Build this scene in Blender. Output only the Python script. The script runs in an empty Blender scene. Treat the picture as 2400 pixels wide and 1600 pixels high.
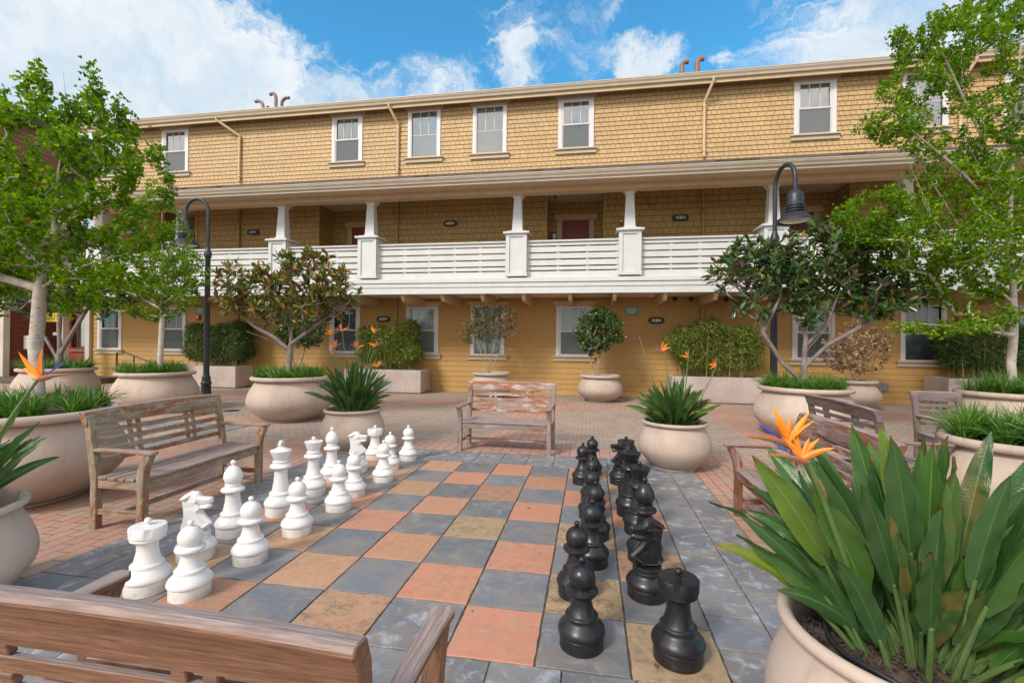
import bpy, bmesh, math, random
import numpy as np
from mathutils import Vector, Matrix
R = math.radians
SC = bpy.context.scene
COL = SC.collection
rng = np.random.default_rng(7)
random.seed(7)

# ------------------------------------------------------------------ camera
cam = bpy.data.cameras.new('camera')
camo = bpy.data.objects.new('camera', cam)
COL.objects.link(camo)
cam.sensor_width = 36
cam.lens = 1089 / 2400 * 36
cam.clip_start = .05
cam.clip_end = 3000
YAW, PIT, ROLL, EYE = -.168, .0045, .0105, 1.563
fw = Vector((math.sin(YAW)*math.cos(PIT), math.cos(YAW)*math.cos(PIT), math.sin(PIT)))
rt = Vector((math.cos(YAW), -math.sin(YAW), 0))
up = rt.cross(fw)
rt, up = rt*math.cos(ROLL)+up*math.sin(ROLL), -rt*math.sin(ROLL)+up*math.cos(ROLL)
m = Matrix((rt, up, -fw)).transposed().to_4x4()
m.translation = Vector((0, 0, EYE))
camo.matrix_world = m
SC.camera = camo

# ------------------------------------------------------------------ light
SUNT = Vector((.62, 1, -.92)).normalized()          # travel direction of the sunlight
S_EL = math.asin(-SUNT.z)
S_AZ = math.atan2(-SUNT.x, -SUNT.y)
ld = bpy.data.lights.new('sun', 'SUN')
ld.energy = 2.05
ld.angle = R(14)
ld.color = (1, .94, .85)
lo = bpy.data.objects.new('sun', ld)
lo.rotation_euler = SUNT.to_track_quat('-Z', 'Y').to_euler()
lo.location = (-20, -20, 30)
COL.objects.link(lo)
SC.view_settings.view_transform = 'Standard'
SC.view_settings.look = 'None'
SC.view_settings.exposure = 0.58
SC.view_settings.gamma = 1

W = bpy.data.worlds.new('World')
SC.world = W
W.use_nodes = True
nt = W.node_tree
nt.nodes.clear()
def N(nt, typ, **kw):
    n = nt.nodes.new(typ)
    for k, v in kw.items():
        if k == 'inp':
            for a, b in v.items():
                n.inputs[a].default_value = b
        else:
            setattr(n, k, v)
    return n
def L(nt, a, b):
    nt.links.new(a, b)
def math_(nt, op, a, b=None, clamp=False):
    n = N(nt, 'ShaderNodeMath', operation=op, use_clamp=clamp)
    for i, v in enumerate((a, b)):
        if v is None: continue
        if isinstance(v, (int, float)): n.inputs[i].default_value = v
        else: L(nt, v, n.inputs[i])
    return n.outputs[0]
def vmath(nt, op, a, b):
    n = N(nt, 'ShaderNodeVectorMath', operation=op)
    for i, v in enumerate((a, b)):
        if isinstance(v, (tuple, list, Vector)): n.inputs[i].default_value = v
        else: L(nt, v, n.inputs[i])
    return n
def mixc(nt, f, a, b, blend='MIX'):
    n = N(nt, 'ShaderNodeMix', data_type='RGBA', blend_type=blend)
    for s, v in ((n.inputs[0], f), (n.inputs[6], a), (n.inputs[7], b)):
        if isinstance(v, (int, float)): s.default_value = v
        elif isinstance(v, (tuple, list)): s.default_value = tuple(v)+((1,) if len(v) == 3 else ())
        else: L(nt, v, s)
    return n.outputs[2]
def maprange(nt, v, a, b, c=0., d=1., smooth=True):
    n = N(nt, 'ShaderNodeMapRange', interpolation_type='SMOOTHSTEP' if smooth else 'LINEAR')
    L(nt, v, n.inputs[0])
    for i, x in enumerate((a, b, c, d)): n.inputs[i+1].default_value = x
    return n.outputs[0]
def noise(nt, vec, scale, detail=4, rough=.55, dist=0., out=0):
    n = N(nt, 'ShaderNodeTexNoise', inp={'Scale': scale, 'Detail': detail, 'Roughness': rough, 'Distortion': dist})
    if vec is not None: L(nt, vec, n.inputs['Vector'])
    return n.outputs[out]

sky = N(nt, 'ShaderNodeTexSky', sky_type='NISHITA')
sky.sun_disc = False
sky.sun_elevation = S_EL
sky.sun_rotation = S_AZ % (2*math.pi)
sky.air_density = 1.0
sky.dust_density = .3
sky.ozone_density = 3.0
tc = N(nt, 'ShaderNodeTexCoord')
dirv = tc.outputs['Generated']
def pix_dir(x, y):
    d = rt*(x-1200)/1089 - up*(y-800)/1089 + fw
    return d.normalized()
warp = noise(nt, dirv, 5.5, 6, .62, out=1)
wv = vmath(nt, 'SUBTRACT', warp, (.5, .5, .5)).outputs[0]
sc_ = N(nt, 'ShaderNodeVectorMath', operation='SCALE'); L(nt, wv, sc_.inputs[0]); sc_.inputs['Scale'].default_value = .30
dw = vmath(nt, 'ADD', dirv, sc_.outputs[0]).outputs[0]
# clouds stand at fixed directions of the sky: (direction, angular radius, strength)
blobs = [(150, 250, .32, .88), (430, 120, .20, .98), (-200, 60, .4, .9), (760, 260, .20, .95), (1000, 215, .14, .68), (690, 30, .16, -.55), (920, 50, .14, -.5), (400, 15, .06, -.6), (1195, 140, .085, .95), (1250, 60, .12, .3), (1330, 230, .1, .25),
         (1520, 140, .085, 1.0), (1690, 105, .06, .55), (1950, 90, .20, .42), (2200, 60, .22, .50), (2450, 150, .3, .6), (560, 30, .12, .5), (1420, 30, .12, .35),
         (900, 60, .07, .1)]
acc = None
for x, y, r_, s_ in blobs:
    d = pix_dir(x, y)
    dist = vmath(nt, 'DISTANCE', dw, tuple(d)).outputs['Value']
    v = maprange(nt, dist, r_, r_*.15, 0, s_)
    acc = v if acc is None else math_(nt, 'ADD', acc, v)
# the rest of the sky dome: broken cloud, also behind the viewer
sepd = N(nt, 'ShaderNodeSeparateXYZ'); L(nt, dirv, sepd.inputs[0])
back = maprange(nt, sepd.outputs[1], .35, -.1, 0, 1)
bn = noise(nt, dirv, 2.2, 6, .6)
acc = math_(nt, 'ADD', acc, math_(nt, 'MULTIPLY', back, maprange(nt, bn, .35, .65, .75, 1.1)))
wisp = noise(nt, vmath(nt, 'MULTIPLY', dw, (1, 1, 2.2)).outputs[0], 6.5, 10, .66, .9)
wis = maprange(nt, wisp, .36, .7, -.42, .36, False)
cl = math_(nt, 'ADD', acc, wis)
cl = maprange(nt, cl, .02, .92, 0, 1)
shade = noise(nt, dw, 4.5, 6, .55)
ccol = mixc(nt, maprange(nt, shade, .3, .65), (3.4, 4.35, 5.2), (5.6, 5.75, 5.9))
skyt = mixc(nt, 1.0, sky.outputs[0], (.54, 1.42, 1.52), 'MULTIPLY')
ccol = mixc(nt, back, ccol, mixc(nt, maprange(nt, shade, .35, .65), (7.4, 7.0, 6.6), (9.2, 8.7, 8.1)))
skymix = mixc(nt, cl, skyt, ccol)
bg = N(nt, 'ShaderNodeBackground', inp={'Strength': .112})
L(nt, skymix, bg.inputs[0])
wo = N(nt, 'ShaderNodeOutputWorld')
L(nt, bg.outputs[0], wo.inputs[0])

# ------------------------------------------------------------------ materials
MATS = {}
def newmat(name):
    m = bpy.data.materials.new(name); m.use_nodes = True
    nt = m.node_tree; nt.nodes.clear()
    out = N(nt, 'ShaderNodeOutputMaterial')
    b = N(nt, 'ShaderNodeBsdfPrincipled')
    L(nt, b.outputs[0], out.inputs[0])
    MATS[name] = m
    return m, nt, b, out
def setc(nt, b, c):
    s = b.inputs['Base Color']
    if isinstance(c, (tuple, list)): s.default_value = tuple(c)+(1,)
    else: L(nt, c, s)
def bump(nt, b, h, strength=.3, dist=.01):
    n = N(nt, 'ShaderNodeBump', inp={'Strength': strength, 'Distance': dist})
    L(nt, h, n.inputs['Height']); L(nt, n.outputs[0], b.inputs['Normal'])
    return n
def ramp(nt, v, stops, interp='LINEAR'):
    n = N(nt, 'ShaderNodeValToRGB')
    n.color_ramp.interpolation = interp
    e = n.color_ramp.elements
    while len(e) < len(stops): e.new(.5)
    for q, (p, c) in zip(e, stops):
        q.position = p; q.color = tuple(c)+(1,)
    L(nt, v, n.inputs[0])
    return n.outputs[0]
def objco(nt, scale=(1, 1, 1), rnd=True):
    t = N(nt, 'ShaderNodeTexCoord')
    v = t.outputs['Object']
    if rnd:
        oi = N(nt, 'ShaderNodeObjectInfo')
        c = N(nt, 'ShaderNodeCombineXYZ')
        r_ = math_(nt, 'MULTIPLY', oi.outputs['Random'], 40.)
        for i in range(3): L(nt, r_, c.inputs[i])
        v = vmath(nt, 'ADD', v, c.outputs[0]).outputs[0]
    if scale != (1, 1, 1):
        v = vmath(nt, 'MULTIPLY', v, scale).outputs[0]
    return v
def plain(name, c, rough=.6, var=.06, scale=3., metal=0., bmp=0., spec=.5, c2=None, fine=60.):
    m, nt, b, o = newmat(name)
    v = objco(nt)
    n1 = noise(nt, v, scale, 5, .6)
    n2 = noise(nt, v, fine, 3, .6)
    c2_ = c2 or tuple(x*(1-var*3) for x in c)
    col = mixc(nt, maprange(nt, n1, .35, .7), c, c2_)
    col = mixc(nt, maprange(nt, n2, .3, .75, 0, .35), col, tuple(x*(1-var*2) for x in c))
    setc(nt, b, col)
    b.inputs['Roughness'].default_value = rough
    b.inputs['Metallic'].default_value = metal
    b.inputs['Specular IOR Level'].default_value = spec
    if bmp: bump(nt, b, n2, bmp, .004)
    return m

# painted walls
def wallmat(name, c, cg, bw=None, row=.17, ms=.006, dirt=.1):
    m, nt, b, o = newmat(name)
    t = N(nt, 'ShaderNodeTexCoord')
    sp = N(nt, 'ShaderNodeSeparateXYZ'); L(nt, t.outputs['Object'], sp.inputs[0])
    hx = math_(nt, 'ADD', sp.outputs[0], sp.outputs[1])
    cb = N(nt, 'ShaderNodeCombineXYZ'); L(nt, hx, cb.inputs[0]); L(nt, sp.outputs[2], cb.inputs[1])
    v = cb.outputs[0]
    n1 = noise(nt, v, .8, 5, .6); n2 = noise(nt, v, 30, 4, .6)
    n3 = noise(nt, vmath(nt, 'MULTIPLY', v, (14, 1.2, 1)).outputs[0], 1.5, 4, .6)
    col = mixc(nt, maprange(nt, n1, .3, .7, 0, 1), c, tuple(x*.9 for x in c))
    col = mixc(nt, maprange(nt, n3, .46, .78, 0, .55), col, tuple(x*(1-dirt*2.8) for x in c))
    h = n2
    if bw:
        br = N(nt, 'ShaderNodeTexBrick', offset=.43, offset_frequency=2, squash=1.45, squash_frequency=3,
               inp={'Scale': 1., 'Mortar Size': ms, 'Mortar Smooth': .2, 'Bias': 0., 'Brick Width': bw, 'Row Height': row})
        br.inputs['Color1'].default_value = (1, 1, 1, 1); br.inputs['Color2'].default_value = (.90, .895, .885, 1)
        br.inputs['Mortar'].default_value = cg+(1,)
        wob = noise(nt, vmath(nt, 'MULTIPLY', v, (1, 5., 1)).outputs[0], 1.0, 1, .5)
        cb2 = N(nt, 'ShaderNodeCombineXYZ')
        L(nt, math_(nt, 'ADD', hx, math_(nt, 'MULTIPLY', wob, .25)), cb2.inputs[0]); L(nt, math_(nt, 'SUBTRACT', sp.outputs[2], ZOFF), cb2.inputs[1])
        L(nt, cb2.outputs[0], br.inputs['Vector'])
        col = mixc(nt, 1.0, col, br.outputs[0], 'MULTIPLY')
        h = math_(nt, 'ADD', math_(nt, 'MULTIPLY', n2, .2), math_(nt, 'MULTIPLY', br.outputs[1], -1.))
    setc(nt, b, col)
    b.inputs['Roughness'].default_value = .62
    bump(nt, b, h, .5, .006)
    return m
ZOFF = 7.0
wallmat('shingle', (.555, .37, .175), (.36, .31, .26), .155, .138, .008)
ZOFF = 3.05
wallmat('shingle_low', (.51, .325, .122), (.36, .31, .26), .20, .185, .008)
wallmat('lap_gold', (.48, .278, .085), (0, 0, 0))
wallmat('lap_red', (.27, .085, .045), (0, 0, 0))
plain('tan_paint', (.58, .43, .265), .6, .04)
plain('cream_paint', (.56, .49, .41), .55, .05, 1.5)
plain('white_paint', (.60, .61, .615), .5, .03)
plain('white_trim', (.66, .63, .64), .45, .02)
plain('tan_light', (.60, .44, .28), .6, .04)
plain('sill_paint', (.50, .41, .30), .6, .04)
plain('soffit_paint', (.68, .55, .39), .7, .04)
plain('gutter_paint', (.52, .44, .34), .4, .04)
plain('roof_felt', (.085, .06, .055), .9, .1, 5, bmp=.6)
plain('door_paint', (.24, .045, .028), .5, .05)
plain('pipe_metal', (.27, .15, .14), .55, .1, 6)
plain('black_metal', (.022, .025, .034), .42, .06, 8, bmp=.1)
plain('bronze_metal', (.06, .045, .03), .4, .1)
plain('grey_metal', (.2, .2, .21), .4, .05)
plain('red_plastic', (.5, .02, .02), .4, .03)
plain('rubber', (.018, .018, .022), .5, .1)
plain('sign_yellow', (.62, .47, .02), .5, .03)
plain('sign_dark', (.05, .05, .02), .6, .02)
plain('sign_green', (.12, .3, .2), .5, .04)
m, nt, b, o = newmat('lamp_lens'); setc(nt, b, (.75, .75, .7)); b.inputs['Roughness'].default_value = .25
m, nt, b, o = newmat('blind')
t = objco(nt, rnd=False); sp = N(nt, 'ShaderNodeSeparateXYZ'); L(nt, t, sp.inputs[0])
st = math_(nt, 'FRACT', math_(nt, 'MULTIPLY', sp.outputs[2], 20.))
oi = N(nt, 'ShaderNodeObjectInfo')
c1 = mixc(nt, oi.outputs['Random'], (.36, .42, .44), (.62, .64, .62))
setc(nt, b, mixc(nt, maprange(nt, st, .75, .95), c1, mixc(nt, .5, c1, (.1, .12, .13)))); b.inputs['Roughness'].default_value = .6
bump(nt, b, st, .4, .01)
m, nt, b, o = newmat('blind_dark')
setc(nt, b, mixc(nt, maprange(nt, st if False else noise(nt, objco(nt), 1.5, 3), .35, .7), (.07, .08, .08), (.18, .2, .2)))
m, nt, b, o = newmat('screen')
tr = N(nt, 'ShaderNodeBsdfTransparent'); df = N(nt, 'ShaderNodeBsdfDiffuse'); df.inputs[0].default_value = (.17, .18, .19, 1)
mx = N(nt, 'ShaderNodeMixShader'); mx.inputs[0].default_value = .5
L(nt, tr.outputs[0], mx.inputs[1]); L(nt, df.outputs[0], mx.inputs[2]); L(nt, mx.outputs[0], o.inputs[0])
for gname, gk, ga in (('glass', 2.0, .26), ('glass_shade', .8, .03)):
    m, nt, b, o = newmat(gname)
    fr = N(nt, 'ShaderNodeFresnel', inp={'IOR': 1.6}); tr = N(nt, 'ShaderNodeBsdfTransparent'); tr.inputs[0].default_value = (.86, .92, .93, 1)
    gl = N(nt, 'ShaderNodeBsdfGlossy', inp={'Roughness': .02}); mx = N(nt, 'ShaderNodeMixShader')
    nb = N(nt, 'ShaderNodeBump', inp={'Strength': .12, 'Distance': .02}); L(nt, noise(nt, objco(nt), 1.3, 2), nb.inputs['Height']); L(nt, nb.outputs[0], gl.inputs['Normal'])
    fac = math_(nt, 'ADD', math_(nt, 'MULTIPLY', fr.outputs[0], gk), ga, True)
    L(nt, fac, mx.inputs[0]); L(nt, tr.outputs[0], mx.inputs[1]); L(nt, gl.outputs[0], mx.inputs[2]); L(nt, mx.outputs[0], o.inputs[0])

# cast pots
def potmat(name, c, stain=(.30, .22, .15)):
    m, nt, b, o = newmat(name)
    v = objco(nt)
    t = objco(nt, rnd=False); sp = N(nt, 'ShaderNodeSeparateXYZ'); L(nt, t, sp.inputs[0])
    n1 = noise(nt, v, 1.6, 5, .6); n2 = noise(nt, v, 90, 3, .6)
    drip = noise(nt, vmath(nt, 'MULTIPLY', v, (5, 5, .9)).outputs[0], 1.7, 5, .65)
    col = mixc(nt, maprange(nt, n1, .35, .68), c, tuple(x*.80 for x in c))
    sc1 = noise(nt, v, 7, 7, .7)
    col = mixc(nt, maprange(nt, sc1, .60, .68, 0, .22), col, (.60, .52, .46))
    col = mixc(nt, maprange(nt, drip, .52, .80, 0, .65), col, stain)
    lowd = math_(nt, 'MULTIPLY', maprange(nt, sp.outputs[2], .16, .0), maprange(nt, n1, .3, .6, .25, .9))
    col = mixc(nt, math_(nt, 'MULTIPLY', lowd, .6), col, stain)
    col = mixc(nt, maprange(nt, n2, .55, .75, 0, .16), col, (.3, .25, .2))
    setc(nt, b, col); b.inputs['Roughness'].default_value = .75
    bump(nt, b, math_(nt, 'ADD', n2, math_(nt, 'MULTIPLY', n1, 2.)), .18, .004)
potmat('pot', (.50, .395, .33))
potmat('box_stone', (.47, .39, .36), (.28, .23, .2))

# weathered teak: grain runs along one local axis
def wood(name, axis, fresh, grey, amt, lichen=0., peel=0.):
    m, nt, b, o = newmat(name)
    s = [20., 20., 20.]; s[axis] = 1.7
    v = objco(nt)
    vs = vmath(nt, 'MULTIPLY', v, tuple(s)).outputs[0]
    g = noise(nt, vs, 2.4, 7, .68, .6)
    s2 = [75., 75., 75.]; s2[axis] = 3.2
    g2 = noise(nt, vmath(nt, 'MULTIPLY', v, tuple(s2)).outputs[0], 2., 4, .6)
    s3 = [7., 7., 7.]; s3[axis] = 1.5
    p = noise(nt, vmath(nt, 'MULTIPLY', v, tuple(s3)).outputs[0], 1.6, 6, .62)
    col = mixc(nt, maprange(nt, g, .3, .7), fresh, tuple(x*.5 for x in fresh))
    g3 = noise(nt, vmath(nt, 'MULTIPLY', v, tuple(x*2.6 for x in s2)).outputs[0], 2., 3, .6)
    col = mixc(nt, maprange(nt, g3, .42, .7, 0, .45), col, tuple(x*.38 for x in fresh))
    gcol = mixc(nt, maprange(nt, g2, .3, .7), grey, tuple(x*.55 for x in grey))
    col = mixc(nt, maprange(nt, p, .5-amt*.28+.12, .5-amt*.28+.28), col, gcol) if amt < 2 else gcol
    if peel:
        pn = noise(nt, vmath(nt, 'MULTIPLY', v, tuple(x*1.7 for x in s3)).outputs[0], 1.4, 6, .66)
        col = mixc(nt, maprange(nt, pn, .52, .6, 0, peel), col, (.50, .43, .41))
    if lichen:
        ln = noise(nt, v, 26, 5, .65)
        col = mixc(nt, maprange(nt, ln, .52, .62, 0, lichen), col, (.36, .31, .21))
        ln2 = noise(nt, v, 11, 5, .7)
        col = mixc(nt, maprange(nt, ln2, .64, .68, 0, lichen), col, (.50, .38, .06))
    gm = N(nt, 'ShaderNodeNewGeometry'); sn = N(nt, 'ShaderNodeSeparateXYZ'); L(nt, gm.outputs['True Normal'], sn.inputs[0])
    col = mixc(nt, math_(nt, 'MULTIPLY', maprange(nt, sn.outputs[2], .45, .85), maprange(nt, p, .30, .55, .55, .95)), col, mixc(nt, maprange(nt, g2, .35, .65), (.38, .31, .30), (.23, .175, .165)))
    crack = maprange(nt, g2, .25, .36, 1, 0)
    col = mixc(nt, math_(nt, 'MULTIPLY', crack, .6), col, (.04, .025, .018))
    setc(nt, b, col); b.inputs['Roughness'].default_value = .72; b.inputs['Specular IOR Level'].default_value = .3
    bump(nt, b, math_(nt, 'ADD', g2, g), .55, .004)
for ax, an in enumerate('xyz'):
    wood('teak_orange_'+an, ax, (.42, .15, .065), (.40, .33, .32), .6, 0, .85)
    wood('teak_lichen_'+an, ax, (.33, .14, .065), (.33, .265, .19), .75, .55, .3)
    wood('teak_brown_'+an, ax, (.29, .145, .088), (.27, .19, .165), .15, 0, .0)
    wood('teak_silver_'+an, ax, (.3, .2, .17), (.40, .33, .34), 1.4, 0, .5)
    wood('teak_red_'+an, ax, (.27, .10, .055), (.28, .215, .205), .45, 0, .35)
    wood('teak_driftwood_'+an, ax, (.30, .14, .08), (.32, .25, .235), .95, 0, .3)
    wood('teak_grey_'+an, ax, (.17, .10, .08), (.205, .155, .15), .8, 0, .05)

# chess pieces
m, nt, b, o = newmat('white_plastic')
v = objco(nt)
setc(nt, b, mixc(nt, maprange(nt, noise(nt, v, 22, 5, .7), .62, .72, 0, .22), (.74, .725, .725), (.5, .45, .4)))
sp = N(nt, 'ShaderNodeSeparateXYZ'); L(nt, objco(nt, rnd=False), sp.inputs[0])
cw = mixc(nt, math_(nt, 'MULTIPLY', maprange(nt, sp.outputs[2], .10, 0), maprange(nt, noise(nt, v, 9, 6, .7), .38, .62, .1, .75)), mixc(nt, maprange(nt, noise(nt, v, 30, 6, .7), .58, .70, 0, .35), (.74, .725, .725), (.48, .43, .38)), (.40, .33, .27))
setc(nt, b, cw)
b.inputs['Roughness'].default_value = .42; bump(nt, b, noise(nt, v, 14, 3), .1, .01)
m, nt, b, o = newmat('black_plastic')
v = objco(nt)
setc(nt, b, mixc(nt, maprange(nt, noise(nt, v, 18, 6, .7), .5, .75), (.012, .012, .015), (.035, .034, .038)))
L(nt, maprange(nt, noise(nt, v, 12, 5, .65), .3, .7, .28, .5), b.inputs['Roughness']); bump(nt, b, noise(nt, v, 70, 3), .05, .002)

# slate and sandstone tiles; the tile's own stone colour is stored in a face attribute
m, nt, b, o = newmat('tile_stone')
at = N(nt, 'ShaderNodeAttribute', attribute_name='stone')
a2 = N(nt, 'ShaderNodeAttribute', attribute_name='mix')
sa = N(nt, 'ShaderNodeSeparateColor'); L(nt, a2.outputs[0], sa.inputs[0])
v = objco(nt, rnd=False)
# each tile shifts the texture
sh = N(nt, 'ShaderNodeCombineXYZ'); L(nt, math_(nt, 'MULTIPLY', sa.outputs[2], 61.), sh.inputs[0]); L(nt, math_(nt, 'MULTIPLY', sa.outputs[2], 37.), sh.inputs[1])
vv = vmath(nt, 'ADD', v, sh.outputs[0]).outputs[0]
n1 = noise(nt, vv, 3.2, 7, .6, .5); n2 = noise(nt, vv, 9, 7, .68, .4); n3 = noise(nt, vv, 60, 4, .6)
base = at.outputs[0]
# mottled (amount in R): yellow / brown / grey patches; dusty (G): pale bloom
mot = math_(nt, 'MULTIPLY', maprange(nt, n2, .42, .56), sa.outputs[0])
c = mixc(nt, mot, mixc(nt, maprange(nt, n1, .38, .62, 0, .5), base, mixc(nt, .5, base, (.42, .30, .17))), mixc(nt, maprange(nt, n1, .4, .6), (.36, .255, .16), (.24, .165, .115)))
c = mixc(nt, math_(nt, 'MULTIPLY', maprange(nt, n2, .56, .66), math_(nt, 'MULTIPLY', sa.outputs[0], .55)), c, (.56, .38, .09))
c = mixc(nt, math_(nt, 'MULTIPLY', maprange(nt, n2, .48, .72), math_(nt, 'MULTIPLY', sa.outputs[1], .85)), c, (.50, .53, .60))
streak = noise(nt, vmath(nt, 'MULTIPLY', vv, (2, 9, 1)).outputs[0], 2.2, 6, .7, 1.4)
c = mixc(nt, maprange(nt, streak, .45, .75, 0, .30), c, mixc(nt, .5, base, (.5, .46, .42)))
n4 = noise(nt, vv, 16, 8, .75, .3)
c = mixc(nt, math_(nt, 'MULTIPLY', maprange(nt, n4, .52, .60), math_(nt, 'MULTIPLY', sa.outputs[0], .8)), c, (.13, .09, .07))
c = mixc(nt, maprange(nt, n3, .3, .7, .0, .10), c, (.1, .08, .07))
setc(nt, b, c); L(nt, maprange(nt, n2, .3, .7, .38, .6), b.inputs['Roughness'])
bump(nt, b, math_(nt, 'ADD', math_(nt, 'MULTIPLY', n2, 2.), n1), .35, .006)

# paving
m, nt, b, o = newmat('paving')
g = N(nt, 'ShaderNodeNewGeometry'); P_ = g.outputs['Position']
sp = N(nt, 'ShaderNodeSeparateXYZ'); L(nt, P_, sp.inputs[0]); X_, Y_ = sp.outputs[0], sp.outputs[1]
def box(x0, x1, y0, y1):
    a = math_(nt, 'MULTIPLY', math_(nt, 'GREATER_THAN', X_, x0), math_(nt, 'LESS_THAN', X_, x1))
    c_ = math_(nt, 'MULTIPLY', math_(nt, 'GREATER_THAN', Y_, y0), math_(nt, 'LESS_THAN', Y_, y1))
    return math_(nt, 'MULTIPLY', a, c_)
def orr(*a):
    r_ = a[0]
    for q in a[1:]: r_ = math_(nt, 'MAXIMUM', r_, q)
    return r_
pink = orr(box(-30, 30, 11.35, 12.3), box(-1.75, -.67, 6, 13.4), box(-4.6, 2.3, 1.2, 7.1), box(-30, -6.15, 7.7, 8.5), box(2.6, 3.6, 7.6, 30))
mixd = orr(box(-6.15, -3.5, -3, 6.4), box(1.2, 2.4, -3, 6.5))
wb = noise(nt, P_, 1.6, 3, .5, out=1)
wv_ = N(nt, 'ShaderNodeVectorMath', operation='SCALE'); L(nt, vmath(nt, 'SUBTRACT', wb, (.5, .5, .5)).outputs[0], wv_.inputs[0]); wv_.inputs['Scale'].default_value = .02
Pw = vmath(nt, 'ADD', P_, wv_.outputs[0]).outputs[0]
def brick(vec, bw, rh, c1, c2, mo, ms=.005, off=.5, bias=0.):
    n = N(nt, 'ShaderNodeTexBrick', offset=off, inp={'Scale': 1., 'Mortar Size': ms, 'Mortar Smooth': .3, 'Bias': bias, 'Brick Width': bw, 'Row Height': rh})
    n.inputs['Color1'].default_value = c1+(1,); n.inputs['Color2'].default_value = c2+(1,); n.inputs['Mortar'].default_value = mo+(1,)
    L(nt, vec, n.inputs['Vector']); return n
rot = N(nt, 'ShaderNodeVectorRotate', rotation_type='Z_AXIS', inp={'Angle': R(90)}); L(nt, Pw, rot.inputs['Vector'])
b1 = brick(Pw, .145, .098, (.45, .345, .275), (.35, .27, .225), (.14, .10, .08), .005)
b2 = brick(rot.outputs[0], .235, .142, (.50, .255, .20), (.46, .30, .235), (.15, .09, .07), .0045)
b3 = brick(rot.outputs[0], .235, .117, (.48, .225, .165), (.40, .30, .21), (.13, .09, .07), .0055, .5, -.1)
cc = mixc(nt, pink, b1.outputs[0], b2.outputs[0]); ff = math_(nt, 'ADD', math_(nt, 'MULTIPLY', b1.outputs[1], math_(nt, 'SUBTRACT', 1., pink)), math_(nt, 'MULTIPLY', b2.outputs[1], pink))
cc = mixc(nt, mixd, cc, b3.outputs[0]); ff = mixc(nt, mixd, ff, b3.outputs[1])
q1 = noise(nt, P_, 1.1, 6, .65); q2 = noise(nt, P_, 22, 5, .7); q3 = noise(nt, P_, 140, 2, .5)
cc = mixc(nt, maprange(nt, q1, .42, .72, 0, .38), cc, (.20, .155, .125))
cc = mixc(nt, maprange(nt, q2, .45, .8, 0, .45), cc, (.5, .42, .36))
cc = mixc(nt, maprange(nt, q2, .22, .36, .5, 0), cc, (.13, .10, .08))
cc = mixc(nt, maprange(nt, q3, .35, .65, 0, .12), cc, (.1, .08, .07))
setc(nt, b, cc); b.inputs['Roughness'].default_value = .85
bump(nt, b, math_(nt, 'SUBTRACT', math_(nt, 'MULTIPLY', q2, .35), ff), .6, .008)

plain('soil', (.05, .033, .025), .95, .15, 12, bmp=1., fine=40)
plain('mulch', (.035, .026, .022), .9, .15, 12, bmp=.6, c2=(.13, .09, .07), fine=30)

# bark
def barkmat(name, c, c2, ring=0.):
    m, nt, b, o = newmat(name)
    v = objco(nt)
    n1 = noise(nt, v, 5, 6, .65); n2 = noise(nt, vmath(nt, 'MULTIPLY', v, (6, 6, 34)).outputs[0], 1.2, 4, .6)
    col = mixc(nt, maprange(nt, n1, .35, .65), c, c2)
    if ring:
        n3 = noise(nt, vmath(nt, 'MULTIPLY', v, (7, 7, 26)).outputs[0], 1.6, 3, .5)
        col = mixc(nt, maprange(nt, n3, .63, .68, 0, ring), col, (.07, .05, .04))
    setc(nt, b, col); b.inputs['Roughness'].default_value = .8
    bump(nt, b, math_(nt, 'ADD', n1, n2), .5, .01)
barkmat('bark_pale', (.54, .47, .42), (.40, .34, .30), .85)
barkmat('bark_grey', (.25, .205, .19), (.16, .125, .115))
barkmat('bark_twig', (.34, .27, .22), (.24, .18, .15))
barkmat('bamboo_cane', (.42, .34, .10), (.25, .24, .06))

# leaves: colour varies leaf by leaf, light comes through
def leafmat(name, stops, under=None, ufac=1., rough=.5, trans=.35, tcol=None, spec=.5, vein=0.):
    m, nt, b, o = newmat(name)
    g = N(nt, 'ShaderNodeNewGeometry')
    col = ramp(nt, g.outputs['Random Per Island'], stops)
    big = noise(nt, g.outputs['Position'], 1.7, 3, .5)
    col = mixc(nt, maprange(nt, big, .35, .65, 0, .35), col, stops[0][1])
    if vein:
        n_ = noise(nt, g.outputs['Position'], 40, 3, .6)
        col = mixc(nt, maprange(nt, n_, .4, .7, 0, vein), col, tuple(x*1.5 for x in stops[-1][1]))
    if under: col = mixc(nt, math_(nt, 'MULTIPLY', g.outputs['Backfacing'], math_(nt, 'GREATER_THAN', math_(nt, 'FRACT', math_(nt, 'MULTIPLY', g.outputs['Random Per Island'], 7.3)), 1-ufac)), col, under)
    setc(nt, b, col); b.inputs['Roughness'].default_value = rough; b.inputs['Specular IOR Level'].default_value = spec
    tl = N(nt, 'ShaderNodeBsdfTranslucent'); mx = N(nt, 'ShaderNodeMixShader'); mx.inputs[0].default_value = trans
    L(nt, mixc(nt, 1., col, tcol or (1.5, 1.6, .5), 'MULTIPLY'), tl.inputs[0])
    L(nt, b.outputs[0], mx.inputs[1]); L(nt, tl.outputs[0], mx.inputs[2]); L(nt, mx.outputs[0], o.inputs[0])
leafmat('leaf_ginkgo', [(0, (.05, .14, .004)), (.45, (.115, .235, .006)), (.85, (.22, .335, .008)), (1, (.38, .40, .015))], rough=.75, trans=.46, spec=.15)
leafmat('leaf_magnolia_dark', [(0, (.035, .085, .025)), (.6, (.07, .15, .035)), (.96, (.12, .20, .05)), (1, (.40, .20, .02))], under=(.13, .095, .045), ufac=.45, rough=.2, trans=.12, tcol=(1.2, 1.3, .5))
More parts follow.
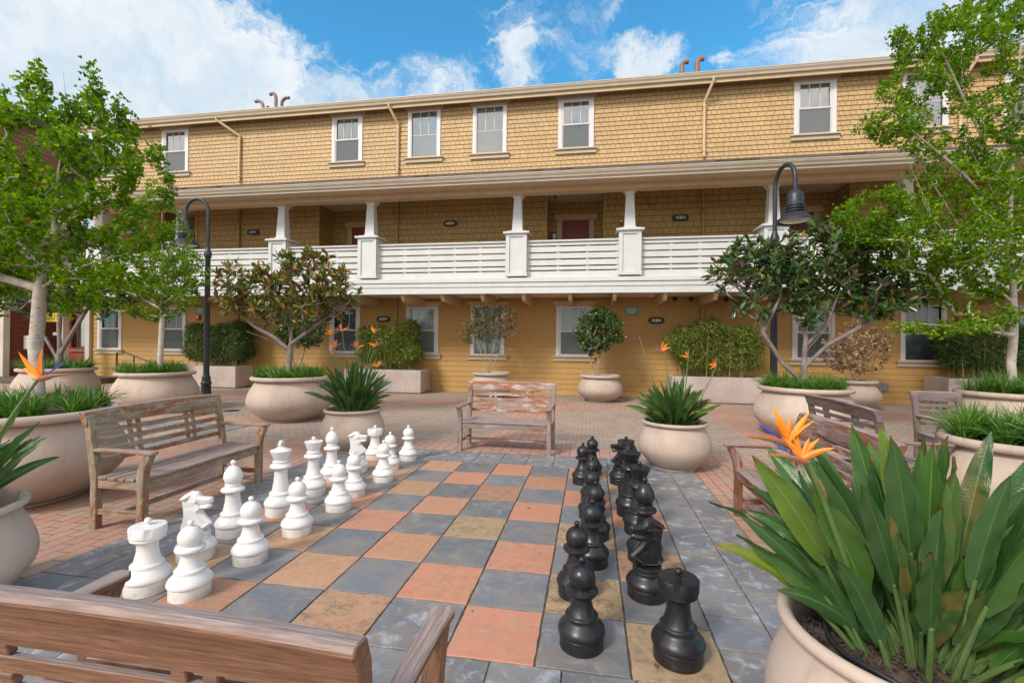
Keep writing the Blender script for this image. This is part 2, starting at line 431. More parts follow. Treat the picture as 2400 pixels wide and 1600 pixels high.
leafmat('leaf_magnolia_bronze', [(0, (.05, .11, .025)), (.5, (.11, .19, .035)), (.64, (.26, .26, .04)), (.74, (.32, .17, .03)), (.86, (.22, .10, .03)), (.93, (.42, .21, .02)), (1, (.60, .27, .02))], under=(.22, .13, .05), ufac=.4, rough=.3, trans=.2, tcol=(1.3, 1.2, .5))
leafmat('leaf_camellia', [(0, (.022, .065, .012)), (.6, (.045, .12, .018)), (1, (.085, .18, .025))], rough=.22, trans=.18)
leafmat('leaf_sparse', [(0, (.06, .10, .02)), (.35, (.11, .15, .03)), (.5, (.20, .13, .06)), (.8, (.27, .16, .08)), (1, (.16, .10, .06))], rough=.5, trans=.25, tcol=(1.2, 1.1, .6))
leafmat('leaf_dry', [(0, (.16, .085, .04)), (.4, (.34, .21, .11)), (.8, (.50, .36, .21)), (1, (.55, .42, .28))], rough=.7, trans=.2, tcol=(1.1, 1., .8))
leafmat('leaf_bamboo', [(0, (.02, .055, .012)), (.5, (.045, .11, .02)), (.9, (.10, .18, .03)), (1, (.26, .24, .07))], rough=.45, trans=.25)
leafmat('leaf_bamboo_yellow', [(0, (.055, .11, .015)), (.4, (.12, .20, .02)), (.75, (.22, .27, .035)), (1, (.48, .40, .13))], rough=.45, trans=.25)
leafmat('leaf_grass', [(0, (.035, .115, .012)), (.6, (.075, .20, .02)), (.95, (.14, .29, .03)), (1, (.38, .36, .12))], rough=.4, trans=.25)
leafmat('leaf_cover', [(0, (.05, .13, .015)), (1, (.11, .24, .03))], rough=.45, trans=.25)

# bird of paradise leaf: midrib and margin follow the blade's own coordinates
m, nt, b, o = newmat('leaf_strelitzia')
a = N(nt, 'ShaderNodeAttribute', attribute_name='blade'); s_ = N(nt, 'ShaderNodeSeparateColor'); L(nt, a.outputs[0], s_.inputs[0])
g = N(nt, 'ShaderNodeNewGeometry')
base = ramp(nt, g.outputs['Random Per Island'], [(0, (.016, .065, .016)), (.5, (.032, .11, .022)), (.85, (.065, .165, .028)), (1, (.20, .27, .035))])
lon = N(nt, 'ShaderNodeCombineXYZ'); L(nt, math_(nt, 'MULTIPLY', s_.outputs[0], 9.), lon.inputs[0]); L(nt, math_(nt, 'MULTIPLY', s_.outputs[1], 60.), lon.inputs[1])
ribs = noise(nt, vmath(nt, 'ADD', lon.outputs[0], g.outputs['Position']).outputs[0], 1., 2, .5)
cn = noise(nt, g.outputs['Position'], 9, 4, .6)
c = mixc(nt, maprange(nt, cn, .35, .7, 0, .45), base, (.06, .125, .055))
c = mixc(nt, maprange(nt, ribs, .35, .7, 0, .3), c, (.04, .09, .02))
c = mixc(nt, maprange(nt, s_.outputs[0], .07, .02, 0, .6), c, (.20, .30, .06))
c = mixc(nt, maprange(nt, s_.outputs[0], .93, 1., 0, .35), c, (.32, .30, .07))
tipn = math_(nt, 'MULTIPLY', maprange(nt, s_.outputs[1], .86, 1.), maprange(nt, cn, .45, .6))
c = mixc(nt, tipn, c, (.18, .07, .02))
c = mixc(nt, math_(nt, 'MULTIPLY', s_.outputs[2], maprange(nt, cn, .42, .58)), c, (.33, .19, .05))
c = mixc(nt, g.outputs['Backfacing'], c, mixc(nt, .5, c, (.065, .13, .05)))
setc(nt, b, c); b.inputs['Roughness'].default_value = .26
bump(nt, b, ribs, .35, .004)
tl = N(nt, 'ShaderNodeBsdfTranslucent'); mx = N(nt, 'ShaderNodeMixShader'); mx.inputs[0].default_value = .2
L(nt, mixc(nt, 1., c, (1.6, 1.6, .5), 'MULTIPLY'), tl.inputs[0]); L(nt, b.outputs[0], mx.inputs[1]); L(nt, tl.outputs[0], mx.inputs[2]); L(nt, mx.outputs[0], o.inputs[0])
plain('petal_orange', (.80, .20, .006), .5, .06, 12, c2=(.88, .33, .02))
plain('petal_blue', (.05, .06, .35), .5, .05, 12)
m, nt, b, o = newmat('bract')
a = N(nt, 'ShaderNodeAttribute', attribute_name='blade'); s_ = N(nt, 'ShaderNodeSeparateColor'); L(nt, a.outputs[0], s_.inputs[0])
c = ramp(nt, s_.outputs[1], [(0, (.32, .06, .05)), (.3, (.16, .12, .06)), (.75, (.15, .2, .06)), (1, (.45, .05, .03))])
c = mixc(nt, maprange(nt, s_.outputs[0], .6, 1.), c, (.62, .10, .04))
setc(nt, b, c); b.inputs['Roughness'].default_value = .4
plain('flower_stalk', (.12, .20, .06), .5, .1, 10)

# ------------------------------------------------------------------ mesh helpers
class MB:
    """collects faces and links them as one mesh object"""
    def __init__(s): s.v = []; s.f = []; s.mi = []; s.sm = []; s.mats = []
    def mat(s, name):
        if name not in s.mats: s.mats.append(name)
        return s.mats.index(name)
    def add(s, vs, fs, mat=None, smooth=False):
        o = len(s.v); s.v += [tuple(p) for p in vs]
        k = s.mat(mat) if mat else 0
        for f in fs: s.f.append(tuple(i+o for i in f)); s.mi.append(k); s.sm.append(smooth)
    def box(s, x0, x1, y0, y1, z0, z1, mat=None, M=None):
        vs = [(x, y, z) for z in (z0, z1) for y in (y0, y1) for x in (x0, x1)]
        if M is not None: vs = [M @ Vector(p) for p in vs]
        s.add(vs, [(0, 2, 3, 1), (4, 5, 7, 6), (0, 1, 5, 4), (2, 6, 7, 3), (0, 4, 6, 2), (1, 3, 7, 5)], mat)
    def prism(s, poly, axis, a, b, mat=None, M=None):
        """poly in the two other axes (in xyz order), extruded along axis from a to b"""
        def mk(p, t):
            q = list(p); q.insert(axis, t); return q
        n = len(poly)
        vs = [mk(p, a) for p in poly]+[mk(p, b) for p in poly]
        if M is not None: vs = [M @ Vector(p) for p in vs]
        s.add(vs, [tuple(range(n))[::-1], tuple(range(n, 2*n))]+[(i, (i+1) % n, n+(i+1) % n, n+i) for i in range(n)], mat)
    def tube(s, pts, rad, n=8, mat=None, cap=True, smooth=True):
        pts = [Vector(p) for p in pts]
        if isinstance(rad, (int, float)): rad = [rad]*len(pts)
        vs = []; pu = None
        for i, p in enumerate(pts):
            t = (pts[min(i+1, len(pts)-1)]-pts[max(i-1, 0)]).normalized()
            if pu is None:
                pu = t.cross(Vector((0, 0, 1)) if abs(t.z) < .9 else Vector((1, 0, 0))).normalized()
            else:
                pu = (pu-t*pu.dot(t)).normalized()
            w = t.cross(pu)
            for k in range(n):
                a = 2*math.pi*k/n
                vs.append(p+(pu*math.cos(a)+w*math.sin(a))*rad[i])
        fs = [(i*n+k, i*n+(k+1) % n, (i+1)*n+(k+1) % n, (i+1)*n+k) for i in range(len(pts)-1) for k in range(n)]
        if cap: fs += [tuple(range(n))[::-1], tuple((len(pts)-1)*n+k for k in range(n))]
        s.add(vs, fs, mat, smooth)
    def lathe(s, prof, c=(0, 0, 0), n=48, mat=None, smooth=True, fn=None):
        vs = []
        for j, (r, z) in enumerate(prof):
            for k in range(n):
                a = 2*math.pi*k/n
                rr, zz = (r, z) if fn is None else fn(r, z, a, j)
                vs.append((c[0]+rr*math.cos(a), c[1]+rr*math.sin(a), c[2]+zz))
        fs = [(j*n+k, j*n+(k+1) % n, (j+1)*n+(k+1) % n, (j+1)*n+k) for j in range(len(prof)-1) for k in range(n)]
        s.add(vs, fs, mat, smooth)
    def build(s, name, mat=None, parent=None, bevel=0, seg=1, auto=False, loc=None):
        me = bpy.data.meshes.new(name)
        me.from_pydata(s.v, [], s.f)
        for mn in (s.mats or [mat]): me.materials.append(MATS[mn])
        if s.mats: me.polygons.foreach_set('material_index', s.mi)
        me.polygons.foreach_set('use_smooth', s.sm)
        me.update()
        if any(s.sm): me.set_sharp_from_angle(angle=R(42))
        ob = bpy.data.objects.new(name, me); COL.objects.link(ob)
        if parent: ob.parent = parent
        if loc: ob.location = loc
        if bevel:
            md = ob.modifiers.new('bevel', 'BEVEL'); md.width = bevel; md.segments = seg; md.limit_method = 'ANGLE'; md.angle_limit = R(40)
            md.harden_normals = False
        return ob
def thing(name, label, cat, loc=(0, 0, 0), rz=0, group=None):
    o = bpy.data.objects.new(name, None); COL.objects.link(o)
    o.location = loc; o.rotation_euler = (0, 0, rz)
    o.empty_display_size = .2
    return tag(o, label, cat, group)
def tag(o, label, cat, group=None, kind=None):
    if label: o['label'] = label
    if cat: o['category'] = cat
    if group: o['group'] = group
    if kind: o['kind'] = kind
    return o
def struct(o):
    o['kind'] = 'structure'; return o
def copy_tree(o, parent=None):
    c = o.copy(); COL.objects.link(c)
    if parent: c.parent = parent
    for ch in list(o.children): copy_tree(ch, c)
    return c

# vectorised leaves ------------------------------------------------
def frames(d, nrm):
    d = d/np.linalg.norm(d, axis=1, keepdims=True)
    x = np.cross(d, nrm); x /= np.linalg.norm(x, axis=1, keepdims=True)+1e-9
    z = np.cross(x, d)
    return np.stack([x, d, z], axis=2)      # columns: width, length, normal
def scatter(name, tv, tf, pos, d, nrm, size, mat, parent=None, smooth=False):
    tv = np.array(tv, float); n = len(pos)
    M = frames(d, nrm)
    v = np.einsum('nij,kj->nki', M, tv)*size[:, None, None]+pos[:, None, :]
    v = v.reshape(-1, 3)
    k = len(tv)
    me = bpy.data.meshes.new(name)
    loops = []; starts = []; tot = []; c = 0
    ft = [len(f) for f in tf]; fl = np.concatenate([np.array(f) for f in tf])
    li = (fl[None, :]+(np.arange(n)*k)[:, None]).reshape(-1)
    lt = np.tile(np.array(ft), n); ls = np.concatenate([[0], np.cumsum(lt)[:-1]])
    me.vertices.add(len(v)); me.vertices.foreach_set('co', v.astype(np.float32).ravel())
    me.loops.add(len(li)); me.loops.foreach_set('vertex_index', li.astype(np.int32))
    me.polygons.add(len(lt)); me.polygons.foreach_set('loop_start', ls.astype(np.int32)); me.polygons.foreach_set('loop_total', lt.astype(np.int32))
    if smooth: me.polygons.foreach_set('use_smooth', np.ones(len(lt), bool))
    me.materials.append(MATS[mat]); me.update(calc_edges=True)
    ob = bpy.data.objects.new(name, me); COL.objects.link(ob)
    if parent: ob.parent = parent
    return ob
def rand_dirs(n, up_=0., flat=1.):
    v = rng.normal(size=(n, 3)); v[:, 2] = v[:, 2]*flat+up_
    return v/np.linalg.norm(v, axis=1, keepdims=True)
LEAF_FAN = ([(0, 0, 0), (.5, .72, .06), (.27, .96, .02), (0, .80, 0), (-.27, .96, .02), (-.5, .72, .06)], [(0, 1, 2, 3), (0, 3, 4, 5)])
LEAF_LONG = ([(0, 0, 0), (.12, .32, .04), (.155, .66, .03), (0, 1, -.08), (-.155, .66, .03), (-.12, .32, .04), (0, .5, -.015)], [(0, 1, 2, 6), (6, 2, 3), (0, 6, 4, 5), (6, 3, 4)])
LEAF_OVAL = ([(0, 0, 0), (.28, .35, .05), (.22, .75, .03), (0, 1, -.05), (-.22, .75, .03), (-.28, .35, .05), (0, .5, -.02)], [(0, 1, 2, 6), (6, 2, 3), (0, 6, 4, 5), (6, 3, 4)])
LEAF_NARROW = ([(0, 0, 0), (.09, .3, .02), (0, 1, -.12), (-.09, .3, .02)], [(0, 1, 2), (0, 2, 3)])

# branching skeleton: every twig target is tied to the nearest wood already grown
class Tree:
    def __init__(s, trunk):
        """trunk: list of polylines of (x,y,z) in local space; first is the stem"""
        s.p = []; s.par = []
        for li, line in enumerate(trunk):
            prev = -1 if li == 0 else s.near(line[0])
            st = 0 if li == 0 else 1
            for i in range(st, len(line)):
                a = Vector(line[i])
                if prev >= 0 and i > 0:
                    q = Vector(s.p[prev]); n = max(1, int((a-q).length/.12))
                    for k in range(1, n+1):
                        w = q.lerp(a, k/n)
                        s.p.append(tuple(w)); s.par.append(prev); prev = len(s.p)-1
                else:
                    s.p.append(tuple(a)); s.par.append(prev); prev = len(s.p)-1
        s.nt = len(s.p); s.tips = []
    def near(s, a):
        return int(np.argmin(np.linalg.norm(np.array(s.p)-np.array(a), axis=1)))
    def grow(s, targets, zmin=0., step=.13, jit=.018, updrag=.6, arch=.12):
        base = np.array(s.p[0])
        T = sorted(targets, key=lambda t: np.linalg.norm(np.array(t)-np.array(s.p[s.nt-1])*.0-base))
        P = np.zeros((len(s.p)+len(T)*30, 3)); P[:len(s.p)] = s.p; n = len(s.p)
        depth = {}
        for t in T:
            t = np.array(t, float)
            d = P[:n]-t
            dist = np.linalg.norm(d, axis=1)
            cost = dist+np.maximum(0, d[:, 2]+.06)*updrag*2.5+np.where(P[:n, 2] < zmin, 9., 0.)
            i = int(np.argmin(cost)); a = P[i].copy(); Ld = np.linalg.norm(t-a)
            k = max(2, int(Ld/step)); prev = i
            for q in range(1, k+1):
                w = q/k
                c = a*(1-w)+t*w
                c[2] -= arch*Ld*math.sin(math.pi*w)*.5
                if q < k: c += rng.normal(size=3)*jit
                if n >= len(P): P = np.vstack([P, np.zeros((2000, 3))])
                P[n] = c; s.p.append(tuple(c)); s.par.append(prev); prev = n; n += 1
            s.tips.append((prev, i))
    def wood(s, name, mat, parent, r_tip=.004, r_base=.06, expo=.46, nside=6, rmin=.0025):
        n = len(s.p); cnt = np.ones(n)
        for i in range(n-1, 0, -1):
            if s.par[i] >= 0: cnt[s.par[i]] += cnt[i]
        r_ = r_tip*(cnt**expo); r_ *= 1
        k = r_base/r_[0]
        r_ = np.maximum(rmin, np.where(cnt > 6, r_*(k**np.clip(np.log(cnt)/np.log(cnt[0]), 0, 1)), r_))
        b_ = MB()
        for i in range(1, n):
            p = s.par[i]
            if p < 0: continue
            a, c = Vector(s.p[p]), Vector(s.p[i])
            if (a-c).length < 1e-4: continue
            ra = min(r_[p], r_[i]*1.35)
            ns = nside if r_[i] > .012 else 4
            if r_[i] > .03: ns = 10
            e = (c-a).normalized()*r_[i]*.4
            b_.tube([a-e*.6, c+e], [ra, r_[i]], ns, cap=False)
        s.r = r_
        return b_.build(name, mat, parent)
    def leafpos(s, back=.35, per=8, along=4):
        """points along the last stretch of every twig, with the twig direction"""
        pos = []; dr = []
        for tip, root in s.tips:
            i = tip; got = 0.
            while i != root and s.par[i] >= 0 and got < back:
                a = np.array(s.p[s.par[i]]); c = np.array(s.p[i])
                for _ in range(max(1, int(per*np.linalg.norm(c-a)/.13))):
                    w = random.random(); pos.append(a*(1-w)+c*w); dr.append(c-a)
                got += np.linalg.norm(c-a); i = s.par[i]
        return np.array(pos), np.array(dr)

def in_blobs(n, blobs, hollow=0.):
    """random points inside a union of ellipsoids: (cx,cy,cz,rx,ry,rz,weight)"""
    B = np.array(blobs, float); w = B[:, 6]/B[:, 6].sum()
    out = []
    for k in rng.choice(len(B), size=n, p=w):
        v = rng.normal(size=3); v /= np.linalg.norm(v)
        rr = (hollow**3+(1-hollow**3)*rng.random())**(1/3)
        out.append(B[k, :3]+v*rr*B[k, 3:6])
    return out

# ================================================================== the ground
gb = MB(); gb.add([(-160, -60, 0), (160, -60, 0), (160, 160, 0), (-160, 160, 0)], [(0, 1, 2, 3)])
struct(gb.build('ground', 'paving'))

# ================================================================== the chessboard
S = .457; BX, BY = -2.995, 2.233
def tiles(name, cells, parent, gap=.0055, h=.012):
    vs = []; fs = []; st = []; mx_ = []
    for (x0, x1, y0, y1, col, mix) in cells:
        ox = len(vs); g_ = gap
        dz = random.uniform(-.0015, .0015)
        n = 9
        def edge(ax, ay, bx, by):
            out = []
            for k in range(n):
                t = k/n; j = random.uniform(-.003, .003) if k else 0
                out.append((ax+(bx-ax)*t+(j if ax == bx else 0), ay+(by-ay)*t+(j if ay == by else 0)))
            return out
        x0 += g_; x1 -= g_; y0 += g_; y1 -= g_
        ring = edge(x0, y0, x1, y0)+edge(x1, y0, x1, y1)+edge(x1, y1, x0, y1)+edge(x0, y1, x0, y0)
        cx, cy = (x0+x1)/2, (y0+y1)/2; m_ = len(ring)
        for (x, y) in ring: vs.append((x, y, .001))
        for (x, y) in ring: vs.append((x, y, h+dz-.002))
        for (x, y) in ring: vs.append((x+(.0025 if x < cx else -.0025), y+(.0025 if y < cy else -.0025), h+dz))
        for k in range(m_):
            q = (k+1) % m_
            fs.append((ox+k, ox+q, ox+m_+q, ox+m_+k)); fs.append((ox+m_+k, ox+m_+q, ox+2*m_+q, ox+2*m_+k))
        fs.append(tuple(ox+2*m_+k for k in range(m_)))
        rnd_ = random.random()
        for _ in range(3*m_): st.append(col+(1,)); mx_.append((mix[0], mix[1], rnd_, 1))
    me = bpy.data.meshes.new(name); me.from_pydata(vs, [], fs)
    for an, data in (('stone', st), ('mix', mx_)):
        at = me.color_attributes.new(an, 'FLOAT_COLOR', 'POINT')
        at.data.foreach_set('color', np.array(data, np.float32).ravel())
    me.materials.append(MATS['tile_stone'])
    ob = bpy.data.objects.new(name, me); COL.objects.link(ob); ob.parent = parent
    return ob
board = thing('chessboard', 'giant checkerboard of grey slate and orange sandstone slabs set in the brick paving', 'chessboard', (BX, BY, 0))
PINK, PEACH, RUST, YEL = (.57, .235, .15), (.51, .27, .155), (.43, .19, .115), (.44, .30, .17)
spec = {(4, 3): (YEL, .55, 0), (4, 5): (RUST, .45, 0), (3, 0): (PEACH, .65, 0), (2, 1): (PEACH, .25, 0), (5, 0): (PINK, .12, .15), (5, 2): (PINK, .3, 0), (6, 1): (YEL, .8, 0), (6, 3): (YEL, .8, 0),
        (6, 7): (PEACH, .6, 0), (6, 5): (PINK, .1, 0), (7, 0): (YEL, .45, .1), (7, 2): (PEACH, .8, 0), (7, 6): (YEL, .7, 0), (7, 4): (PINK, 0, 0), (1, 2): (PEACH, .35, 0), (1, 0): (RUST, .3, 0),
        (0, 1): (YEL, .3, 0), (2, 7): (PEACH, .2, 0), (1, 6): (PEACH, .4, 0), (2, 5): (PEACH, .25, 0), (0, 7): (RUST, .4, 0)}
lt = []; dk = []
for i in range(8):
    for j in range(8):
        r4 = (i*S, (i+1)*S, j*S, (j+1)*S)
        if (i+j) % 2 == 0:
            k = random.uniform(.82, 1.12); c = (.155*k, .168*k, .198*k)
            dk.append(r4+(c, (0, random.choice((.05, .1, .35, .9 if (i+j) % 4 == 0 else .2)))))
        else:
            c, a1, a2 = spec.get((i, j), (random.choice((PINK, PINK, PINK, (.52, .21, .13), (.52, .24, .145))), random.uniform(.05, .3), 0))
            k = random.uniform(.92, 1.06)
            lt.append(r4+(tuple(x*k for x in c), (a1, a2)))
tiles('dark_square', dk, board)
tiles('light_square', lt, board)
bd = []
B_ = .61; T = B_/2
def bcell(x0, x1, y0, y1):
    k = random.uniform(.8, 1.15); t = random.uniform(-.01, .01)
    bd.append((x0, x1, y0, y1, ((.175+t)*k, .186*k, (.215-t)*k), (0, random.choice((.4, .7, 1, 1, .9)))))
W8 = 8*S
nx = 16
for side in range(4):
    n_ = 14
    a0, a1 = (-B_, W8+B_) if side < 2 else (0, W8)
    w_ = (a1-a0)/(n_ if side < 2 else 12); cnt_ = n_ if side < 2 else 12
    for row in range(2):
        for k in range(cnt_):
            u0, u1 = a0+k*w_, a0+(k+1)*w_
            if side == 0: bcell(u0, u1, -B_+row*T, -B_+(row+1)*T)
            if side == 1: bcell(u0, u1, W8+row*T, W8+(row+1)*T)
            if side == 2: bcell(-B_+row*T, -B_+(row+1)*T, u0, u1)
            if side == 3: bcell(W8+row*T, W8+(row+1)*T, u0, u1)
tiles('slate_border', bd, board, .004)
# joint bed under the slabs
jb = MB(); jb.add([(-B_, -B_, .0045), (W8+B_, -B_, .0045), (W8+B_, W8+B_, .0045), (-B_, W8+B_, .0045)], [(0, 1, 2, 3)])
plain('joint_sand', (.13, .10, .075), .95, .2, 9, bmp=.5)
jb.build('joint_bed', 'joint_sand', board)
# a second slate strip by the left planters
bd = []
for k in range(16):
    for row in range(2):
        bcell(row*T, (row+1)*T, -k*.31, -(k-1)*.31)
for k in range(8):
    for row in range(2):
        bcell(-(k+1)*.31, -k*.31, .31-(row+1)*T, .31-row*T)
b2_ = thing('slate_strip', 'pale slate tile strip crossing the brick paving behind the left bench', 'paving strip', (-6.76, 7.34, 0))
tiles('slate_border', bd, b2_, .003)

# ================================================================== the yellow building
def holes_split(x0, x1, hs):
    seg = [(x0, x1)]
    for a, b_ in hs:
        out = []
        for p, q in seg:
            if b_ <= p or a >= q: out.append((p, q)); continue
            if a > p: out.append((p, a))
            if b_ < q: out.append((b_, q))
        seg = out
    return seg
def lapwall(b_, org, du, x0, x1, z0, z1, holes=(), course=.172, t=.016, back=.0):
    """overlapping courses on a vertical plane; du is the run direction, outside is du x up"""
    o_ = Vector(org); du = Vector(du); nn = du.cross(Vector((0, 0, 1)))
    k = 0; z = z0
    while z < z1-.01:
        zt = min(z+course, z1); zc = (z+zt)/2
        hs = [(a, c) for a, c, lo, hi in holes if lo < zc < hi]
        for p, q in holes_split(x0, x1, hs):
            def P(u, v, w): return o_+du*u+nn*w+Vector((0, 0, v))
            b_.add([P(p, z, t), P(q, z, t), P(q, zt, .003), P(p, zt, .003), P(p, z, -.0), P(q, z, -.0)], [(0, 1, 2, 3), (4, 5, 1, 0)])
        z = zt; k += 1
DW, DB = 14.5, 12.6
XL, XR = -18.35, 17.0
bld = thing('apartment_building', 'long yellow three storey apartment building with a white slatted balcony', 'building', (0, 0, 0))
wins = [(-18.1, -17.05, 'dh'), (-15.43, -14.32, 'dh'), (-8.72, -7.61, 'dh'), (-6.0, -4.885, 'fx'), (-3.805, -2.695, 'fx'), (-1.065, .03, 'dh'), (5.69, 6.80, 'dh'), (8.44, 9.57, 'fx'), (10.9, 12.0, 'dh'), (13.7, 14.8, 'fx')]
hU = [(a+.05, c-.05, 7.63, 9.15) for a, c, k in wins]
hL = [(a+.05, c-.05, 1.19, 2.75) for a, c, k in wins]
mb = MB(); lapwall(mb, (0, DW, 0), (1, 0, 0), XL, XR, 7.0, 9.36, hU, .138, .018); mb.build('upper_wall', 'shingle', bld)
mb = MB(); lapwall(mb, (0, DW, 0), (1, 0, 0), XL, XR, 0.0, 3.0, hL, .165, .02); mb.build('ground_floor_wall', 'lap_gold', bld)
alc = [(-15.32, -13.95), (-9.2, -7.1), (-1.42, .39), (5.03, 7.19), (12.4, 14.3)]
mb = MB()
hM = [(a, c, 3.0, 6.3) for a, c in alc]
lapwall(mb, (0, DW, 0), (1, 0, 0), XL, XR, 3.05, 6.3, hM, .185)
AD = .9
for a, c in alc:
    lapwall(mb, (0, DW+AD, 0), (1, 0, 0), a, c, 3.05, 6.3, [], .185)
    lapwall(mb, (a, DW, 0), (0, 1, 0), 0, AD, 3.05, 6.3, [], .185)                  # faces +x
    lapwall(mb, (c, DW+AD, 0), (0, -1, 0), 0, AD, 3.05, 6.3, [], .185)              # faces -x
mb.build('balcony_wall', 'shingle_low', bld)
for a, c in alc:
    for x in (a, c):
        mb = MB(); mb.box(x-.05, x+.05, DW-.035, DW+.02, 3.05, 6.3)
        mb.build('corner_board', 'shingle_low', bld, .004)
# body behind the walls, floors and ceilings
mb = MB()
mb.box(XL, XR, DW+1.2, 24, .0, 9.3)
mb.box(XL, XL+.02, DW+.03, 24, .0, 9.3)
mb.build('side_wall', 'lap_gold', bld)
mb = MB()
mb.box(XL, XR, DB+.04, DW+AD+.15, 3.0, 3.08)
mb.build('balcony_floor', 'soffit_paint', bld)
mb = MB()
mb.box(XL, XR, DB+.2, DW+AD+.15, 6.22, 6.28)
mb.build('balcony_ceiling', 'soffit_paint', bld)
# roofs
mb = MB()
mb.add([(XL-.5, 14.12, 9.47), (XR, 14.12, 9.47), (XR, 19.4, 10.25), (XL-.5, 19.4, 10.25), (XL-.5, 24.6, 9.47), (XR, 24.6, 9.47)], [(0, 1, 2, 3), (3, 2, 5, 4)])
mb.add([(XL-.5, 14.18, 9.22), (XR, 14.18, 9.22), (XR, 14.52, 9.31), (XL-.5, 14.52, 9.31)], [(0, 3, 2, 1)])
mb.build('roof', 'roof_felt', bld)
mb = MB()
mb.box(XL-.5, XR, 14.14, 14.19, 9.14, 9.40)
mb.build('fascia_board', 'tan_paint', bld, .005)
def gutter(x0, x1, y, zb, h, name='gutter', mat='gutter_paint'):
    g_ = MB()
    pr = [(y+.0, zb), (y-.055, zb+.01), (y-.07, zb+h*.35), (y-.105, zb+h*.62), (y-.115, zb+h*.84), (y-.125, zb+h*.86), (y-.125, zb+h), (y-.105, zb+h), (y-.09, zb+h*.7), (y, zb+h*.7)]
    g_.prism(pr, 0, x0, x1)
    return g_.build(name, mat, bld)
gutter(XL-.55, XR, 14.13, 9.24, .18)
gutter(XL-.2, XR, 11.84, 5.79, .14)
mb = MB()
mb.box(XL-.1, XR, 11.84, 11.88, 5.73, 5.9)
mb.build('fascia_board', 'cream_paint', bld, .004)
mb = MB()
mb.add([(XL-.15, 11.75, 5.935), (XR, 11.75, 5.935), (XR, DW+.0, 7.06), (XL-.15, DW+.0, 7.06)], [(0, 1, 2, 3)])
for x in (-13.2, -11.9, -5.1, -1.75, -.9, 3.2, 3.7, 6.2, 9.4):        # lifted shingles along the edge
    w_ = random.uniform(.3, .6)
    mb.add([(x, 12.7, 6.36), (x+w_, 12.7, 6.37), (x+w_, 13.1, 6.50), (x, 13.1, 6.49), (x, 12.7, 6.33), (x+w_, 12.7, 6.33)], [(0, 1, 2, 3), (4, 5, 1, 0)])
mb.build('porch_roof', 'roof_felt', bld)
mb = MB()
mb.add([(XL-.1, 11.88, 5.755), (XR, 11.88, 5.755), (XR, 12.45, 5.80), (XL-.1, 12.45, 5.80)], [(0, 3, 2, 1)])
mb.box(XL-.1, XR, 12.45, 12.78, 5.66, 5.98)
mb.build('porch_beam', 'tan_paint', bld, .004)
mb = MB(); mb.box(XL-.1, XR, 12.79, 12.92, 5.70, 6.22); mb.build('porch_beam', 'soffit_paint', bld)
# columns on panelled pedestals
cols = [-15.95, -12.93, -9.34, -6.44, -2.045, 1.0, 4.57, 7.6, 11.9, 14.9]
for x in cols:
    mb = MB()
    w = .29
    yb = DB+.02
    mb.box(x-w+.03, x+w-.03, yb, yb+.50, 3.42, 4.58)
    mb.box(x-w, x-w+.10, yb-.035, yb, 3.50, 4.50); mb.box(x+w-.10, x+w, yb-.035, yb, 3.50, 4.50)
    mb.box(x-w, x+w, yb-.035, yb, 4.502, 4.58)
    mb.box(x-w-.015, x+w+.015, yb-.055, yb+.02, 3.41, 3.498)
    for sx in (-1, 1):
        xx = sorted((x+sx*(w-.03), x+sx*w))
        mb.box(xx[0], xx[1], yb-.034, yb+.53, 3.42, 4.579)
    mb.box(x-w-.07, x+w+.07, yb-.10, yb+.60, 4.583, 4.635)
    mb.box(x-w+.02, x+w-.02, yb-.02, yb+.52, 4.637, 4.665)
    b0, t0, cy = .145, .105, yb+.25
    mb.add([(x-b0-.06, cy-b0-.06, 4.667), (x+b0+.06, cy-b0-.06, 4.667), (x+b0+.06, cy+b0+.06, 4.667), (x-b0-.06, cy+b0+.06, 4.667),
            (x-b0, cy-b0, 4.72), (x+b0, cy-b0, 4.72), (x+b0, cy+b0, 4.72), (x-b0, cy+b0, 4.72),
            (x-t0, cy-t0, 5.60), (x+t0, cy-t0, 5.60), (x+t0, cy+t0, 5.60), (x-t0, cy+t0, 5.60),
            (x-t0-.075, cy-t0-.075, 5.72), (x+t0+.075, cy-t0-.075, 5.72), (x+t0+.075, cy+t0+.075, 5.72), (x-t0-.075, cy+t0+.075, 5.72),
            (x-t0-.085, cy-t0-.085, 5.78), (x+t0+.085, cy-t0-.085, 5.78), (x+t0+.085, cy+t0+.085, 5.78), (x-t0-.085, cy+t0+.085, 5.78)],
           [(a*4+k, a*4+(k+1) % 4, a*4+4+(k+1) % 4, a*4+4+k) for a in range(4) for k in range(4)])
    mb.build('column', 'white_paint', bld, .004)
# slatted railing between the pedestals
ends = [XL]+cols+[XR]
for k in range(len(ends)-1):
    a = ends[k]+(.27 if k else 0); c = ends[k+1]-(.27 if k < len(ends)-2 else 0)
    mb = MB()
    y = DB+.16
    mb.box(a, c, y-.05, y+.09, 4.365, 4.41)
    for z0, z1 in ((4.268, 4.352), (4.088, 4.232), (3.908, 4.052), (3.723, 3.870), (3.597, 3.686), (3.36, 3.560)):
        mb.box(a, c, y, y+.028, z0, z1)
    nst = max(2, round((c-a)/.82))
    for q in range(nst+1):
        xx = a+.02+(c-a-.1)*q/nst
        mb.box(xx, xx+.08, y+.030, y+.08, 3.37, 4.362)
    mb.build('railing', 'white_paint', bld, .003)
mb = MB()
mb.box(XL, XR, DB-.05, DB+.25, 3.25, 3.362)
mb.box(XL, XR, DB-.02, DB+.20, 3.125, 3.235)
mb.box(XL, XR, DB-.002, DB+.10, 2.94, 3.108)
mb.box(XL, XR, DB+.02, DB+.09, 3.05, 3.34)
for x in (-14, -10.5, -6.9, -4.2, .65, 4.1, 8.3):
    mb.box(x, x+.006, DB-.0535, DB-.045, 3.25, 3.362)
